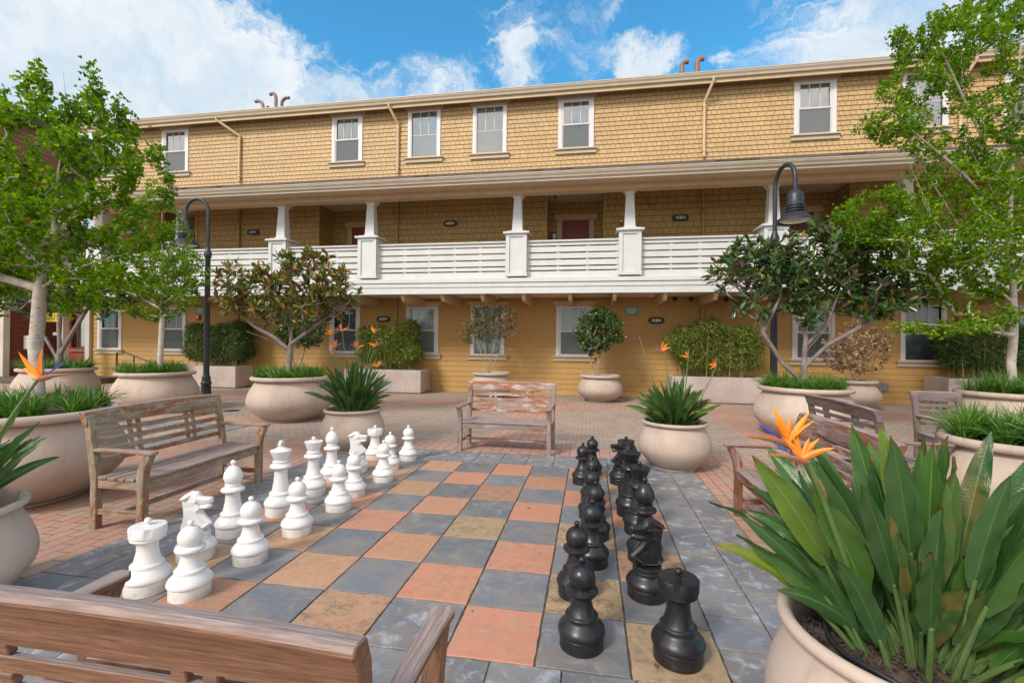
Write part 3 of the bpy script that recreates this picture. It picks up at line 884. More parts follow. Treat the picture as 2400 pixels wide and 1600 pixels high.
mb.build('balcony_fascia', 'white_paint', bld, .004)
# brackets
x = -18.1+.45
brx = [-17.5, -16.3, -15.1, -13.9, -12.75, -11.6, -10.45, -9.3, -8.15, -7.0, -5.4, -4.2, -3.03, -1.85, -.57, .62, 1.93, 3.2, 4.4, 5.6, 6.8, 8.0, 9.2, 10.4, 11.6]
for x in brx:
    mb = MB()
    mb.prism([(DB+.13, 2.992), (DB+.15, 2.86), (DB+.24, 2.76), (DW-.01, 2.74), (DW-.01, 2.992)], 0, x-.05, x+.05)
    mb.build('bracket', 'tan_paint', bld, .004)

# windows
wr = {}
def window(x0, x1, zb, zt, kind, lower, dark):
    f = MB()
    y = DW-.045
    xi0, xi1 = x0+.10, x1-.10
    f.box(x0, xi0, y, DW+.03, zb, zt, 'white_trim'); f.box(xi1, x1, y, DW+.03, zb, zt, 'white_trim')
    f.box(xi0, xi1, y, DW+.03, zt-.012, zt, 'white_trim'); f.box(xi0, xi1, y, DW+.03, zb, zb+.012, 'white_trim')
    fr = f.build('window', None, bld, .004)
    w = MB()                                                                   # vinyl sash frames
    def sash(a, c, lo, hi, yy, t=.035):
        w.box(a, c, yy, yy+.03, lo, lo+t); w.box(a, c, yy, yy+.03, hi-t, hi)
        w.box(a, a+t, yy, yy+.03, lo+t, hi-t); w.box(c-t, c, yy, yy+.03, lo+t, hi-t)
    mid = zb+(zt-zb)*.49
    sash(xi0+.001, xi1-.001, zb+.001, zt-.001, y+.012, .028)
    if kind == 'dh':
        sash(xi0+.03, xi1-.03, mid, zt-.03, y+.018)
        sash(xi0+.03, xi1-.03, zb+.03, mid+.01, y+.034, .03)
    lw = (xi1-xi0-.06)/3
    for q in (1, 2):
        w.box(xi0+.03+lw*q-.008, xi0+.03+lw*q+.008, y+.052, y+.06, mid, zt-.03)
    if kind != 'dh': w.box(xi0+.03, xi1-.03, y+.052, y+.06, mid-.008, mid+.008)
    w.build('frame', 'white_trim', fr)
    p = MB(); p.add([(xi0, y+.064, zb), (xi1, y+.064, zb), (xi1, y+.064, zt), (xi0, y+.064, zt)], [(0, 1, 2, 3)])
    p.build('pane', 'glass_shade' if lower else 'glass', fr)
    d = MB(); d.add([(xi0-.02, y+.13, zb), (xi1+.02, y+.13, zb), (xi1+.02, y+.13, zt), (xi0-.02, y+.13, zt)], [(0, 1, 2, 3)])
    d.build('blind', 'blind_dark' if dark else 'blind', fr)
    if kind == 'dh':
        s_ = MB(); s_.add([(xi0+.05, y+.030, zb+.05), (xi1-.05, y+.030, zb+.05), (xi1-.05, y+.030, mid-.01), (xi0+.05, y+.030, mid-.01)], [(0, 1, 2, 3)])
        s_.build('insect_screen', 'screen', fr)
    h = MB()                                                                   # flared head board
    zt_ = zt; hb = .19 if not lower else .165
    h.prism([(x0-.02, zt+.002), (x1+.02, zt+.002), (x1+.02, zt+hb*.35), (x1+.10, zt+hb*.4), (x1+.10, zt+hb), (x0-.10, zt+hb), (x0-.10, zt+hb*.4), (x0-.02, zt+hb*.35)], 1, DW-.062, DW)
    h.build('head_board', 'tan_light', fr, .004)
    s_ = MB(); s_.box(x0-.10, x1+.10, DW-.12, DW, zb-.045, zb-.002); s_.box(x0-.08, x1+.08, DW-.065, DW, zb-.16, zb-.048)
    s_.build('sill', 'sill_paint', fr, .004)
for i, (a, c, k) in enumerate(wins):
    window(a, c, 7.615, 9.13, k, False, False)
    window(a, c, 1.20, 2.73, k if k == 'dh' or i in (4, 7) else 'dh', True, i in (0, 1, 2, 7))
# apartment doors on the balcony
for xd0, xd1 in ((-15.1, -14.3), (-8.42, -7.6), (-.968, -.091), (5.80, 6.60), (12.9, 13.7)):
    y = DW+AD
    d = MB(); d.box(xd0, xd1, y-.05, y-.025, 3.08, 5.62)
    for z0, z1 in ((3.3, 4.0), (4.15, 5.3)):
        d.box(xd0+.12, xd1-.12, y-.056, y-.052, z0, z1)
    do = d.build('door', 'door_paint', bld, .004)
    k_ = MB(); k_.lathe([(0, 0), (.03, .0), (.035, .02), (.02, .04), (0, .045)], (0, 0, 0), 12)
    ko = k_.build('door_handle', 'bronze_metal', do, loc=(xd0+.09, y-.06, 4.1)); ko.rotation_euler = (R(90), 0, 0)
    f = MB()
    f.box(xd0-.17, xd0-.002, y-.075, y, 3.08, 5.62); f.box(xd1+.002, xd1+.17, y-.075, y, 3.08, 5.62)
    f.box(xd0-.26, xd1+.26, y-.09, y, 5.623, 5.82)
    f.build('door_frame', 'tan_paint', bld, .004)
# downspouts
for x, ex in ((-12.21, -.62), (-6.33, -.17), (3.24, .17), (9.83, .12)):
    mb = MB()
    mb.tube([(x+ex, 14.06, 9.26), (x+ex, 14.06, 9.18), (x, DW-.075, 8.75), (x, DW-.075, 8.62), (x, DW-.075, 7.12)], .042, 10)
    for z in (8.6, 7.3): mb.box(x-.055, x+.055, DW-.12, DW, z, z+.035)
    mb.build('downspout', 'tan_paint', bld)
    mb = MB()
    mb.tube([(x, DW-.06, 6.2), (x, DW-.06, 3.1)], .045, 10); mb.tube([(x, DW-.06, 2.96), (x, DW-.06, .05)], .045, 10)
    mb.build('downspout', 'shingle_low', bld)

# roof vents: goosenecks
def gooseneck(x, y, h, bend, rz, r_=.06, zb=9.6):
    mb = MB()
    pts = [(0, 0, 0), (0, 0, h-bend)]
    for k in range(1, 8):
        a = math.pi*.62*k/7
        pts.append((bend*(1-math.cos(a)), 0, h-bend+bend*math.sin(a)))
    mb.tube(pts, r_, 10); mb.tube([(0, 0, h*.45), (0, 0, h*.45+.05)], r_*1.25, 10)
    return mb, (x, y, zb)
vl = ['leftmost curved brown roof vent pipe, bent to the left', 'short straight brown vent pipe low among the curved ones', 'tallest curved brown roof vent, third of the left cluster', 'curved brown roof vent bent to the right, end of the left cluster',
      'brown curved roof vent pipe, left one of the right hand pair', 'brown curved roof vent pipe, right one of the right hand pair']
for i, (x, h, bend, rz, r_) in enumerate(((-12.15, .93, .24, math.pi, .06), (-11.92, .62, .05, -1.2, .07), (-11.62, 1.2, .24, math.pi-.3, .06), (-11.38, .96, .22, 0, .06), (2.79, 1.03, .16, .2, .075), (3.25, 1.08, .16, .1, .085))):
    mb, lc = gooseneck(x, 15.5, h, bend, rz, r_)
    o = mb.build('roof_vent', 'pipe_metal', None, loc=lc); o.rotation_euler = (0, 0, rz)
    tag(o, vl[i], 'roof vent', 'vent pipes on the roof')
mb = MB(); mb.box(-.25, .25, -.2, .2, 0, .07); mb.box(-.22, .22, -.17, .17, .071, .10)
o = mb.build('roof_vent', 'pipe_metal', None, .01, loc=(-8.85, 14.9, 9.66)); tag(o, 'low flat brown vent on the roof edge right of the curved pipes', 'roof vent')

# oval bulkhead lights
def walllight(x, z, label, y=DW-.02):
    t = thing('wall_light', label, 'wall light', (x, y, z), 0, 'oval bulkhead lights on the facade')
    mb = MB()
    def ring(sx, sz, y0):
        return [(sx*math.copysign(abs(math.cos(a))**.6, math.cos(a)), y0, sz*math.copysign(abs(math.sin(a))**.8, math.sin(a))) for a in [2*math.pi*k/28 for k in range(28)]]
    n = 28; vs = ring(.23, .10, 0)+ring(.23, .10, -.05)+ring(.19, .075, -.085)+ring(.16, .055, -.085)+ring(.15, .05, -.06)
    mb.add(vs, [(r_*n+k, r_*n+(k+1) % n, (r_+1)*n+(k+1) % n, (r_+1)*n+k) for r_ in range(4) for k in range(n)])
    for q in (-.055, .055): mb.box(q-.008, q+.008, -.1, -.06, -.07, .07)
    mb.box(-.17, .17, -.10, -.075, -.006, .006)
    mb.build('housing', 'bronze_metal', t)
    mb = MB(); vs = [(0, -.095, 0)]+ring(.12, .035, -.085)+ring(.155, .052, -.055)
    mb.add(vs, [(0, 1+k, 1+(k+1) % n) for k in range(n)]+[(1+k, 1+n+k, 1+n+(k+1) % n, 1+(k+1) % n) for k in range(n)], None, True)
    mb.build('lens', 'lamp_lens', t)
for x, z, lb in ((-11.65, 5.35, 'oval bulkhead light on the balcony wall behind the left lamp post'), (-4.52, 5.42, 'oval bulkhead light on the balcony wall left of the central door'),
                 (2.6, 5.36, 'oval bulkhead light on the balcony wall right of the central door'),
                 (-6.78, 2.33, 'oval bulkhead light on the lower wall above the left clipped bamboo'), (1.93, 2.30, 'oval bulkhead light on the lower wall right of the round green shrub'),
                 (10.3, 2.25, 'oval bulkhead light on the lower wall at the far right')):
    walllight(x, z, lb)
def lantern(x, z, label):
    t = thing('wall_lantern', label, 'lantern', (x, DW+AD-.02, z), 0, 'lanterns beside the apartment doors')
    mb = MB(); mb.box(-.05, .05, -.02, 0, -.1, .14); mb.box(-.075, .075, -.19, -.02, .13, .15); mb.box(-.055, .055, -.17, -.04, .151, .18)
    for sx in (-1, 1):
        for yy in (-.18, -.04): mb.box(sx*.068-.008, sx*.068+.008, yy-.008, yy+.008, -.16, .13)
    mb.box(-.078, .078, -.19, -.025, -.18, -.16); mb.box(-.076, .076, -.187, -.03, -.03, -.015)
    mb.build('lantern_frame', 'black_metal', t)
    mb = MB(); mb.box(-.055, .055, -.165, -.05, -.155, .125); mb.build('lens', 'lamp_lens', t)
lantern(-1.21, 5.05, 'black lantern on the wall left of the central balcony door')
lantern(6.98, 5.25, 'black lantern right of the balcony door near the right lamp post')
lantern(-14.08, 5.1, 'black lantern at the balcony door behind the left tree')
t = thing('fire_alarm', 'small red fire alarm on the balcony wall left of a column', 'fire alarm', (.88, DW-.02, 5.28))
mb = MB(); mb.box(-.06, .06, -.06, 0, -.09, .09); mb.build('housing', 'red_plastic', t, .008)
mb = MB(); mb.box(-.035, .035, -.072, -.061, -.0, .06); mb.build('strobe', 'lamp_lens', t, .004)
t = thing('fire_alarm', 'small red fire alarm on the lower wall beside the left lamp post', 'fire alarm', (-13.8, DW-.03, 2.36))
mb = MB(); mb.box(-.07, .07, -.06, 0, -.09, .09); mb.build('housing', 'red_plastic', t, .008)
mb = MB(); mb.box(-.035, .035, -.072, -.061, -.0, .06); mb.build('strobe', 'lamp_lens', t, .004)
for x, z, lb in ((2.45, 2.93, 'black dome camera under the balcony, left of two above the wall light'), (2.9, 2.92, 'black dome camera under the balcony, right of two above the wall light'), (3.88, 2.9, 'black dome camera under the balcony behind the right lamp post')):
    mb = MB(); mb.lathe([(0, 0), (.055, 0), (.06, -.03), (.06, -.05), (.05, -.085), (.028, -.11), (0, -.115)], (0, 0, 0), 16)
    o = mb.build('security_camera', 'rubber', None, loc=(x, DW-.12, z+.06)); tag(o, lb, 'camera', 'dome cameras under the balcony')
mb = MB(); mb.lathe([(0, 0), (.05, 0), (.06, -.02), (.018, -.05), (.02, -.10), (.035, -.12), (0, -.13)], (0, 0, 0), 12)
o = mb.build('sprinkler', 'white_trim', None, loc=(1.62, DB+.55, 2.998)); tag(o, 'white sprinkler head under the balcony left of a bracket near the cameras', 'sprinkler', 'sprinklers under the balcony')
o2 = o.copy(); COL.objects.link(o2); o2.location = (-2.75, DB+.9, 2.998); o2['label'] = 'white sprinkler head under the balcony above the sparse brown shrub'
mb = MB(); mb.tube([(0, 0, 0), (0, 0, -.05), (0, -.06, -.09)], [.03, .03, .04], 10)
o = mb.build('security_camera', 'rubber', None, loc=(-1.02, 12.98, 5.7)); tag(o, 'small black camera under the upper beam right of a column', 'camera')
t = thing('outlet_box', 'grey weatherproof outlet box low on the yellow wall at the right', 'outlet box', (8.05, DW-.02, .47))
mb = MB(); mb.box(-.075, .075, -.07, 0, -.11, .11); mb.build('housing', 'grey_metal', t, .008)
mb = MB(); mb.box(-.24, -.08, -.075, -.068, -.12, .12); mb.box(-.225, -.095, -.0755, -.0752, -.105, .105, None); mb.build('cover', 'grey_metal', t, .003)
# green notice signs
def textobj(txt, size, mat, parent, loc, rot=(R(90), 0, 0)):
    cu = bpy.data.curves.new('lettering', 'FONT'); cu.body = txt; cu.size = size; cu.align_x = 'CENTER'; cu.align_y = 'CENTER'; cu.extrude = .002
    ob = bpy.data.objects.new('lettering', cu); COL.objects.link(ob); ob.parent = parent; ob.location = loc; ob.rotation_euler = rot
    cu.materials.append(MATS[mat])
    me = bpy.data.meshes.new_from_object(ob); mo = bpy.data.objects.new('lettering', me); COL.objects.link(mo)
    mo.parent = parent; mo.location = loc; mo.rotation_euler = rot
    bpy.data.objects.remove(ob); return mo
for x, z, lb in ((1.22, 2.58, 'small green and white sign on the lower wall above the round shrub'), (-13.75, 2.63, 'small green and white sign on the lower wall by the left lamp post')):
    t = thing('notice_sign', lb, 'sign', (x, DW-.03, z), 0, 'green notice signs on the lower wall')
    mb = MB(); mb.box(-.2, .2, -.012, 0, -.13, .13); mb.build('panel', 'sign_green', t, .003)
    mb = MB()
    for r_ in range(3): mb.box(-.16+.02*r_, .15-.03*r_, -.015, -.013, .05-r_*.055, .075-r_*.055)
    mb.build('panel_band', 'white_trim', t)

# ================================================================== entrance and red wing at the left
redb = thing('red_building', 'rust red sided wing with white posts and an entrance at the far left', 'building', (0, 0, 0))
mb = MB()
lapwall(mb, (0, 16.2, 0), (1, 0, 0), -26, XL-.0, 0, 6.2, [], .178, .02)
lapwall(mb, (-20.95, 13.3, 0), (0, 1, 0), -9, 0, 0, 3.1, [], .178, .02) if False else None
lapwall(mb, (0, 13.45, 0), (1, 0, 0), -34, -22.5, 0, 10.2, [], .178, .02)
lapwall(mb, (0, 13.46, 0), (1, 0, 0), -22.51, -20.95, 0, 3.3, [], .178, .02)
lapwall(mb, (-22.5, 13.45, 0), (0, 1, 0), 0, 2.8, 3.3, 10.2, [], .178, .02)
lapwall(mb, (-20.95, 13.45, 0), (0, 1, 0), 0, 2.8, 0, 3.3, [], .178, .02)
mb.build('wall', 'lap_red', redb)
mb = MB(); mb.box(-34, -22.1, 12.6, 30, 10.15, 10.5); mb.build('roof', 'roof_felt', redb, .02)
for x0_, x1_, y0_, y1_ in ((-20.94, -20.66, 13.3, 13.5), (-18.46, -18.22, 13.4, 13.6), (-18.56, -18.36, 14.38, 14.56)):
    mb = MB(); mb.box(x0_, x1_, y0_, y1_, 0, 3.1); mb.build('post', 'cream_paint', redb, .006)
mb = None
mb = MB(); mb.box(-19.62, -18.56, 14.62, 14.67, .22, 2.78, 'door_paint')
mb.box(-19.8, -19.64, 14.58, 14.72, .2, 2.95, 'door_paint')
d_ = mb.build('door', None, redb, .004)
mb = MB(); mb.box(-19.45, -19.12, 14.59, 14.618, 1.25, 2.6); mb.box(-19.06, -18.72, 14.59, 14.618, 1.25, 2.6); mb.build('pane', 'glass', d_)
mb = MB(); mb.tube([(-19.5, 14.55, 1.12), (-18.66, 14.55, 1.12)], .02, 8); mb.build('push_bar', 'grey_metal', d_)
mb = MB(); mb.box(-22, XL+.3, 14.3, 16.2, 3.0, 3.1); mb.build('porch_ceiling', 'soffit_paint', redb)
mb = MB(); mb.box(-24, -16.9, 12.9, 16.2, 0.0, .2)
struct(mb.build('landing', 'joint_sand', None, .01))
t = thing('exit_sign', 'yellow EXIT sign on the red wall behind the leftmost tree', 'sign', (-19.9, 14.3, 2.36), R(8))
mb = MB(); mb.box(-.34, .34, -.03, 0, -.17, .17); mb.build('panel', 'sign_yellow', t, .01)
textobj('EXIT', .27, 'sign_dark', t, (0, -.034, 0))
t = thing('number_plate', 'small white plate on the red wall beneath the yellow exit sign', 'sign', (-19.85, 14.4, 1.75))
mb = MB(); mb.box(-.16, .16, -.02, 0, -.06, .06); mb.build('panel', 'white_trim', t, .004)
t = thing('intercom_box', 'white louvred box low on the red wall behind the leftmost trunk', 'box', (-20.3, 13.9, 1.42))
mb = MB(); mb.box(-.2, .2, -.1, 0, -.25, .25)
for k in range(4): mb.box(-.17, .17, -.115, -.102, -.2+.11*k, -.14+.11*k)
mb.build('housing', 'white_trim', t, .006)
t = thing('hanging_lamp', 'grey cylinder lamp hanging by the white corner post at the left edge', 'lamp', (-20.4, 13.6, 2.62))
mb = MB(); mb.lathe([(.0, .33), (.03, .33), (.14, .3), (.17, .22), (.17, -.05), (.15, -.07), (0, -.07)], (0, 0, 0), 20); mb.build('shade', 'grey_metal', t)
mb = MB(); mb.tube([(0, 0, .33), (0, 0, .5)], .012, 6); mb.build('stem', 'grey_metal', t)
t = thing('handrail', 'black metal ramp handrail below the second window from the left', 'handrail', (0, 0, 0))
mb = MB()
mb.tube([(-16.2, 13.6, .2), (-16.2, 13.6, 1.1), (-15.9, 13.6, 1.13), (-15.1, 13.6, .88), (-14.5, 13.6, .72), (-14.5, 13.6, 0)], .028, 8)
mb.tube([(-15.5, 13.6, 0), (-15.5, 13.6, 1.0)], .022, 8)
mb.build('rail', 'black_metal', t)

# ================================================================== street lamps
def street_lamp(x, y, label, rz, Hh=5.2):
    t = thing('street_lamp', label, 'street lamp', (x, y, 0), rz, 'curved neck lamp posts')
    mb = MB()
    mb.lathe([(.0, 0), (.15, 0), (.15, .06), (.125, .09), (.105, .42), (.12, .44), (.125, .47), (.11, .50), (.095, .56), (.105, .60), (.075, .66), (.07, .74), (.062, 3.66), (.078, 3.69), (.088, 3.73), (.088, 3.80), (.07, 3.85), (.05, 3.92), (.045, 3.94)], (0, 0, 0), 24)
    mb.build('pole', 'black_metal', t)
    mb = MB(); rr = .29
    pts = [(0, 0, 3.9), (0, 0, Hh-rr-.1)]+[(-rr*(1-math.cos(a)), 0, Hh-rr-.05+rr*1.15*math.sin(a)) for a in [math.pi*k/14 for k in range(1, 15)]]
    pts.append((-2*rr, 0, Hh-rr-.32))
    mb.tube(pts, .043, 12); mb.build('arm', 'black_metal', t)
    z = Hh-rr-.32
    h = MB()
    h.lathe([(.05, .03), (.065, .02), (.075, 0), (.13, -.05), (.15, -.10), (.155, -.26), (.175, -.28), (.18, -.30), (.155, -.315), (.155, -.335), (.19, -.345), (.19, -.36), (.155, -.37), (.155, -.385), (.185, -.395), (.185, -.41), (.16, -.42), (.20, -.45), (.26, -.52), (.335, -.575), (.345, -.60), (.335, -.605), (.31, -.59), (.24, -.53), (.18, -.47)], (-2*rr, 0, z), 36)
    hd = h.build('lamp_head', 'black_metal', t)
    g_ = MB(); g_.lathe([(.27, -.575), (.2, -.60), (.1, -.615), (0.001, -.62)], (-2*rr, 0, z), 24); g_.build('lens', 'lamp_lens', hd)
street_lamp(-9.72, 10.45, 'black lamp post with curved neck rising left of the bronze leaved magnolia', R(9.6))
lampr = street_lamp(3.73, 10.37, 'black lamp post with curved neck rising behind the dark green magnolia', R(106))

# ================================================================== planters
def pot_profile(Rr, h, rb, Rm):
    th = Rr*.10 if Rr < .5 else .075
    lip = h
    P_ = [(0, 0.0), (rb*.93, 0.0), (rb*.97, .012), (rb*.97, .03)]
    n = 16
    zn = h-th*1.15; rn = Rr-th*1.35
    for k in range(n+1):
        u = k/n
        z = .03+(zn-.03)*u
        # belly low, shoulders drawn in to the neck
        zc = .47
        if u < zc:
            q = math.sin(math.pi/2*(u/zc)); r_ = rb+(Rm-rb)*q
        else:
            q = (u-zc)/(1-zc); r_ = Rm+(rn-Rm)*(1-math.cos(q*math.pi*.62))/(1-math.cos(math.pi*.62))
        P_.append((r_, z))
    cz = h-th*.55; cr = Rr-th*.55
    for k in range(11):
        a = -math.pi*.62+(math.pi*1.45)*k/10
        P_.append((cr+th*.56*math.cos(a), cz+th*.56*math.sin(a)))
    P_ += [(Rr-th*1.35, h-th*.9), (Rr-th*1.4, h-.10-th), (Rr-th*1.4, h-.2)]
    return P_
planters = {}
def planter(x, y, size, label, group=None, filler='soil', rz=0):
    Rr, h, rb, Rm = {'L': (.735, .87, .50, .80), 'M': (.55, .735, .36, .62), 'S': (.41, .60, .28, .45)}[size]
    t = thing('planter', label, 'planter', (x, y, 0), rz, group)
    mb = MB(); mb.lathe(pot_profile(Rr, h, rb, Rm), (0, 0, 0), 72)
    mb.build('pot', 'pot', t)
    mb = MB(); n = 40; rings = 8; vs = [(0, 0, h-.10)]; fs = []
    for q in range(1, rings+1):
        for k in range(n):
            a = 2*math.pi*k/n; r_ = (Rr-.09)*q/rings
            vs.append((r_*math.cos(a), r_*math.sin(a), h-.10+random.uniform(-.012, .012)))
    fs += [(0, 1+k, 1+(k+1) % n) for k in range(n)]
    for q in range(rings-1):
        fs += [(1+q*n+k, 1+(q+1)*n+k, 1+(q+1)*n+(k+1) % n, 1+q*n+(k+1) % n) for k in range(n)]
    mb.add(vs, fs, None, True); mb.build('soil', filler, t)
    return t, (x, y, h)
planter(-5.50, 3.72, 'L', 'largest looking stone bowl planter at the left edge, holding the thick pale trunk', 'wide stone bowl planters')
planter(-12.7, 9.25, 'L', 'wide stone bowl planter farthest left, half behind the thick pale trunk', 'wide stone bowl planters')
planter(-9.44, 8.80, 'L', 'wide stone bowl planter behind the left bench with the slim pale tree', 'wide stone bowl planters')
planter(-5.95, 8.50, 'L', 'wide stained stone bowl planter under the bronze leaved magnolia', 'wide stone bowl planters')
planter(3.70, 8.90, 'L', 'wide stone bowl planter under the dark green magnolia', 'wide stone bowl planters')
planter(6.82, 8.86, 'L', 'wide stone bowl planter at the right edge holding the pale trunk', 'wide stone bowl planters')
planter(3.91, 5.05, 'M', 'stone bowl planter at the right edge filled with only long grass', 'round stone pots')
planter(-2.83, 13.15, 'M', 'round stone pot with the sparse brown shrub against the yellow wall', 'round stone pots')
planter(.26, 13.07, 'M', 'round stone pot with the glossy round green shrub against the yellow wall', 'round stone pots')
planter(6.55, 13.1, 'M', 'round stone pot with the dried tan shrub against the yellow wall', 'round stone pots')
planter(-9.0, 13.2, 'M', 'round stone pot with a dark shrub, hidden behind the bronze leaved magnolia', 'round stone pots')
planter(-3.41, 6.31, 'S', 'small stone pot with many orange flowers left of the center bench', 'small stone pots')
planter(1.07, 6.24, 'S', 'small stone pot at the far right corner of the chessboard', 'small stone pots')
planter(1.10, 1.80, 'S', 'stone pot in the right foreground with dark mulch showing', 'small stone pots', 'mulch')
planter(-3.67, 2.03, 'S', 'stone pot cut off by the lower left edge of the photo', 'small stone pots')

def boxplanter(x0, x1, y0, y1, h, label):
    t = thing('box_planter', label, 'planter', ((x0+x1)/2, (y0+y1)/2, 0), 0, 'rectangular stone planters along the wall')
    w, d = (x1-x0)/2, (y1-y0)/2; k = .07
    mb = MB()
    mb.box(-w+.04, w-.04, -d+.04, d-.04, 0, .035)
    mb.box(-w, w, -d, -d+k, .03, h); mb.box(-w, w, d-k, d, .03, h); mb.box(-w, -w+k, -d+k, d-k, .03, h); mb.box(w-k, w, -d+k, d-k, .03, h)
    mb.build('stone_box', 'box_stone', t, .012, 2)
    mb = MB(); mb.box(-w+k, w-k, -d+k, d-k, .1, h-.06); mb.build('soil', 'soil', t)
boxplanter(-14.1, -11.4, 13.42, 14.25, .72, 'rectangular stone planter behind the left lamp post')
boxplanter(-7.6, -5.08, 13.45, 14.3, .72, 'rectangular stone planter left of the sparse brown shrub')
boxplanter(2.2, 4.54, 13.22, 14.1, .72, 'rectangular stone planter behind the far small pot of flowers')
boxplanter(8.92, 12.4, 13.42, 14.3, .80, 'rectangular stone planter at the right by the grey outlet box')

# ================================================================== benches
def bench(x, y, rz, W_, label, tone, cat='bench', name='garden_bench', group='weathered wooden benches', scale=1.):
    t = thing(name, label, cat, (x, y, 0), rz, group)
    wx, wy, wz = ('teak_%s_%s' % (tone, a) for a in 'xyz')
    sx_ = wx
    if tone == 'orange': wy, wz, sx_ = 'teak_driftwood_y', 'teak_driftwood_z', 'teak_driftwood_x'
    hw = W_/2
    yf, yb = -.25, .20            # front leg and rear leg planes (front looks along -y)
    for sx in (-1, 1):
        xo = sx*(hw-.03)
        a, c = xo-.03, xo+.03
        # front leg grows into a curved arm support
        prof = [(yf-.03, 0), (yf+.035, 0), (yf+.035, .44), (yf+.03, .50), (yf+.005, .57), (yf-.035, .63), (yf-.10, .63), (yf-.075, .58), (yf-.045, .50), (yf-.033, .42)]
        mb = MB(); mb.prism(prof, 0, a, c); mb.build('leg', wz, t, .005)
        # rear leg leans back above the seat
        prof = [(yb-.03, 0), (yb+.03, 0), (yb+.03, .40), (yb+.105, .90), (yb+.118, .93), (yb+.06, .93), (yb+.045, .88), (yb-.03, .44)]
        mb = MB(); mb.prism(prof, 0, a, c); mb.build('leg', wz, t, .005)
        mb = MB(); aw = .05
        prof = [(xo-.028, yb+.04), (xo+.028, yb+.04), (xo+.034, yf+.02), (xo+.045, yf-.10), (xo+.02, yf-.125), (xo-.02, yf-.125), (xo-.045, yf-.10), (xo-.034, yf+.02)]
        mb.prism(prof, 2, .632, .66); mb.build('armrest', wy, t, .006)
        mb = MB(); mb.box(xo-.018, xo+.018, yf+.036, yb-.031, .12, .165); mb.box(xo-.018, xo+.018, yf+.036, yb-.031, .335, .405); mb.build('side_rail', wy, t, .004)
    mb = MB()
    ys = yf-.03
    n = 5; sw = (yb+.0-.035-ys)/n
    for k in range(n):
        dz = .008*math.sin(math.pi*k/(n-1))
        q0, q1 = (hw-.002 if 0 < k else hw-.062), 0
        mb.box(-q0, q0, ys+k*sw+.003, ys+(k+1)*sw-.008, .412-dz, .436-dz)
    mb.build('seat', sx_, t, .004)
    mb = MB(); mb.box(-hw+.061, hw-.061, yf-.012, yf+.012, .335, .408); mb.build('apron', sx_, t, .004)
    mb = MB(); mb.box(-hw+.045, hw-.045, -.045, -.01, .125, .16); mb.build('stretcher', wx, t, .004)
    mb = MB()
    def yz(z): return yb+.01+(z-.40)*.15
    def slat(z0, z1, th=.022, off=0.):
        y0, y1 = yz(z0)+off, yz(z1)+off
        mb.prism([(y0-th/2, z0), (y0+th/2, z0), (y1+th/2, z1), (y1-th/2, z1)], 0, -hw+.058, hw-.058)
    for z0 in (.518, .598, .678, .758): slat(z0, z0+.044)
    pr = [(-hw*.42-.04), (-hw*.42+.04), (hw*.42-.04), (hw*.42+.04)] if W_ > .9 else [-.04, .04]
    for q in pr:
        for z0 in (.5645, .6445, .7245, .8045):
            y0 = yz(z0)
            mb.prism([(y0-.011, z0), (y0+.011, z0), (y0+.017, z0+.031), (y0-.005, z0+.031)], 0, q-.02, q+.02)
    mb.build('backrest', wx, t, .003)
    mb = MB()                         # heavy curved top rail, crowned in the middle
    m_ = 14; vs = []
    sec = [(yz(.835)-.024, .84), (yz(.835)+.022, .84), (yz(.90)+.032, .905), (yz(.93)+.050, .95), (yz(.93)+.034, .966), (yz(.92)-.008, .958), (yz(.88)-.024, .90)]
    for k in range(m_+1):
        u = -1+2*k/m_
        cr = .018*(1-u*u) if W_ > .9 else .008*(1-u*u)
        for (yy, zz) in sec: vs.append((u*(hw+.012), yy, zz+(cr if zz > .85 else 0)))
    ns = len(sec)
    mb.add(vs, [(a*ns+q, a*ns+(q+1) % ns, (a+1)*ns+(q+1) % ns, (a+1)*ns+q) for a in range(m_) for q in range(ns)]+[tuple(range(ns))[::-1], tuple(m_*ns+q for q in range(ns))])
    mb.build('top_rail', wx, t, .004)
    if scale != 1: t.scale = (scale,)*3
    return t
bench(-1.205, 6.78, R(-2), 1.36, 'peeling orange and white wooden bench facing the camera beyond the chessboard', 'orange')
bench(-3.83, 3.90, R(90), 1.40, 'weathered wooden bench with yellow lichen on its back, left of the white pieces', 'lichen')
bench(-1.14, 1.18, R(180), 1.36, 'brown wooden bench seen from behind in the lower left foreground', 'brown')
bench(1.60, 3.93, R(-90), 1.36, 'reddish wooden bench behind the foreground flowers, facing the black pieces', 'red')
bench(3.02, 5.73, R(90), 1.46, 'grey brown bench seen from behind at the right, its slats against the pale planter', 'grey')
bench(4.62, 6.93, R(-4), .56, 'grey single wooden chair at the right facing the camera', 'grey', 'chair', 'garden_chair', None)
bench(5.75, 6.05, R(180), 1.4, 'silvery bench at the right edge, mostly hidden behind long grass', 'silver')

# ================================================================== chess pieces
from mathutils.geometry import tessellate_polygon as mathutils_tess
BASE = [(0, 0), (.96, 0), (.975, .01), (.975, .40), (.955, .415), (.955, .43), (.985, .44), (1.05, .49), (1.06, .56), (1.03, .64), (.94, .74), (.80, .84), (.74, .90), (.72, .95), (.735, .985), (.735, 1.03), (.70, 1.06), (.655, 1.07)]
def base(Rb, hb): return [(r_*Rb, z*hb) for r_, z in BASE]
def ball(r_, zc, a0=-.45, n=12, top=True, sq=1.):
    return [(r_*math.cos(a), zc+r_*sq*math.sin(a)) for a in [math.pi*(a0+(.49-a0)*k/n) for k in range(n+1)]]
def knob(z, r_=.02):
    return [(r_*.55, z), (r_*.5, z+r_*.5)]+[(r_*math.cos(a), z+r_*1.3+r_*math.sin(a)*.95) for a in [math.pi*(-.35+.85*k/7) for k in range(8)]]+[(0.0005, z+r_*2.26)]
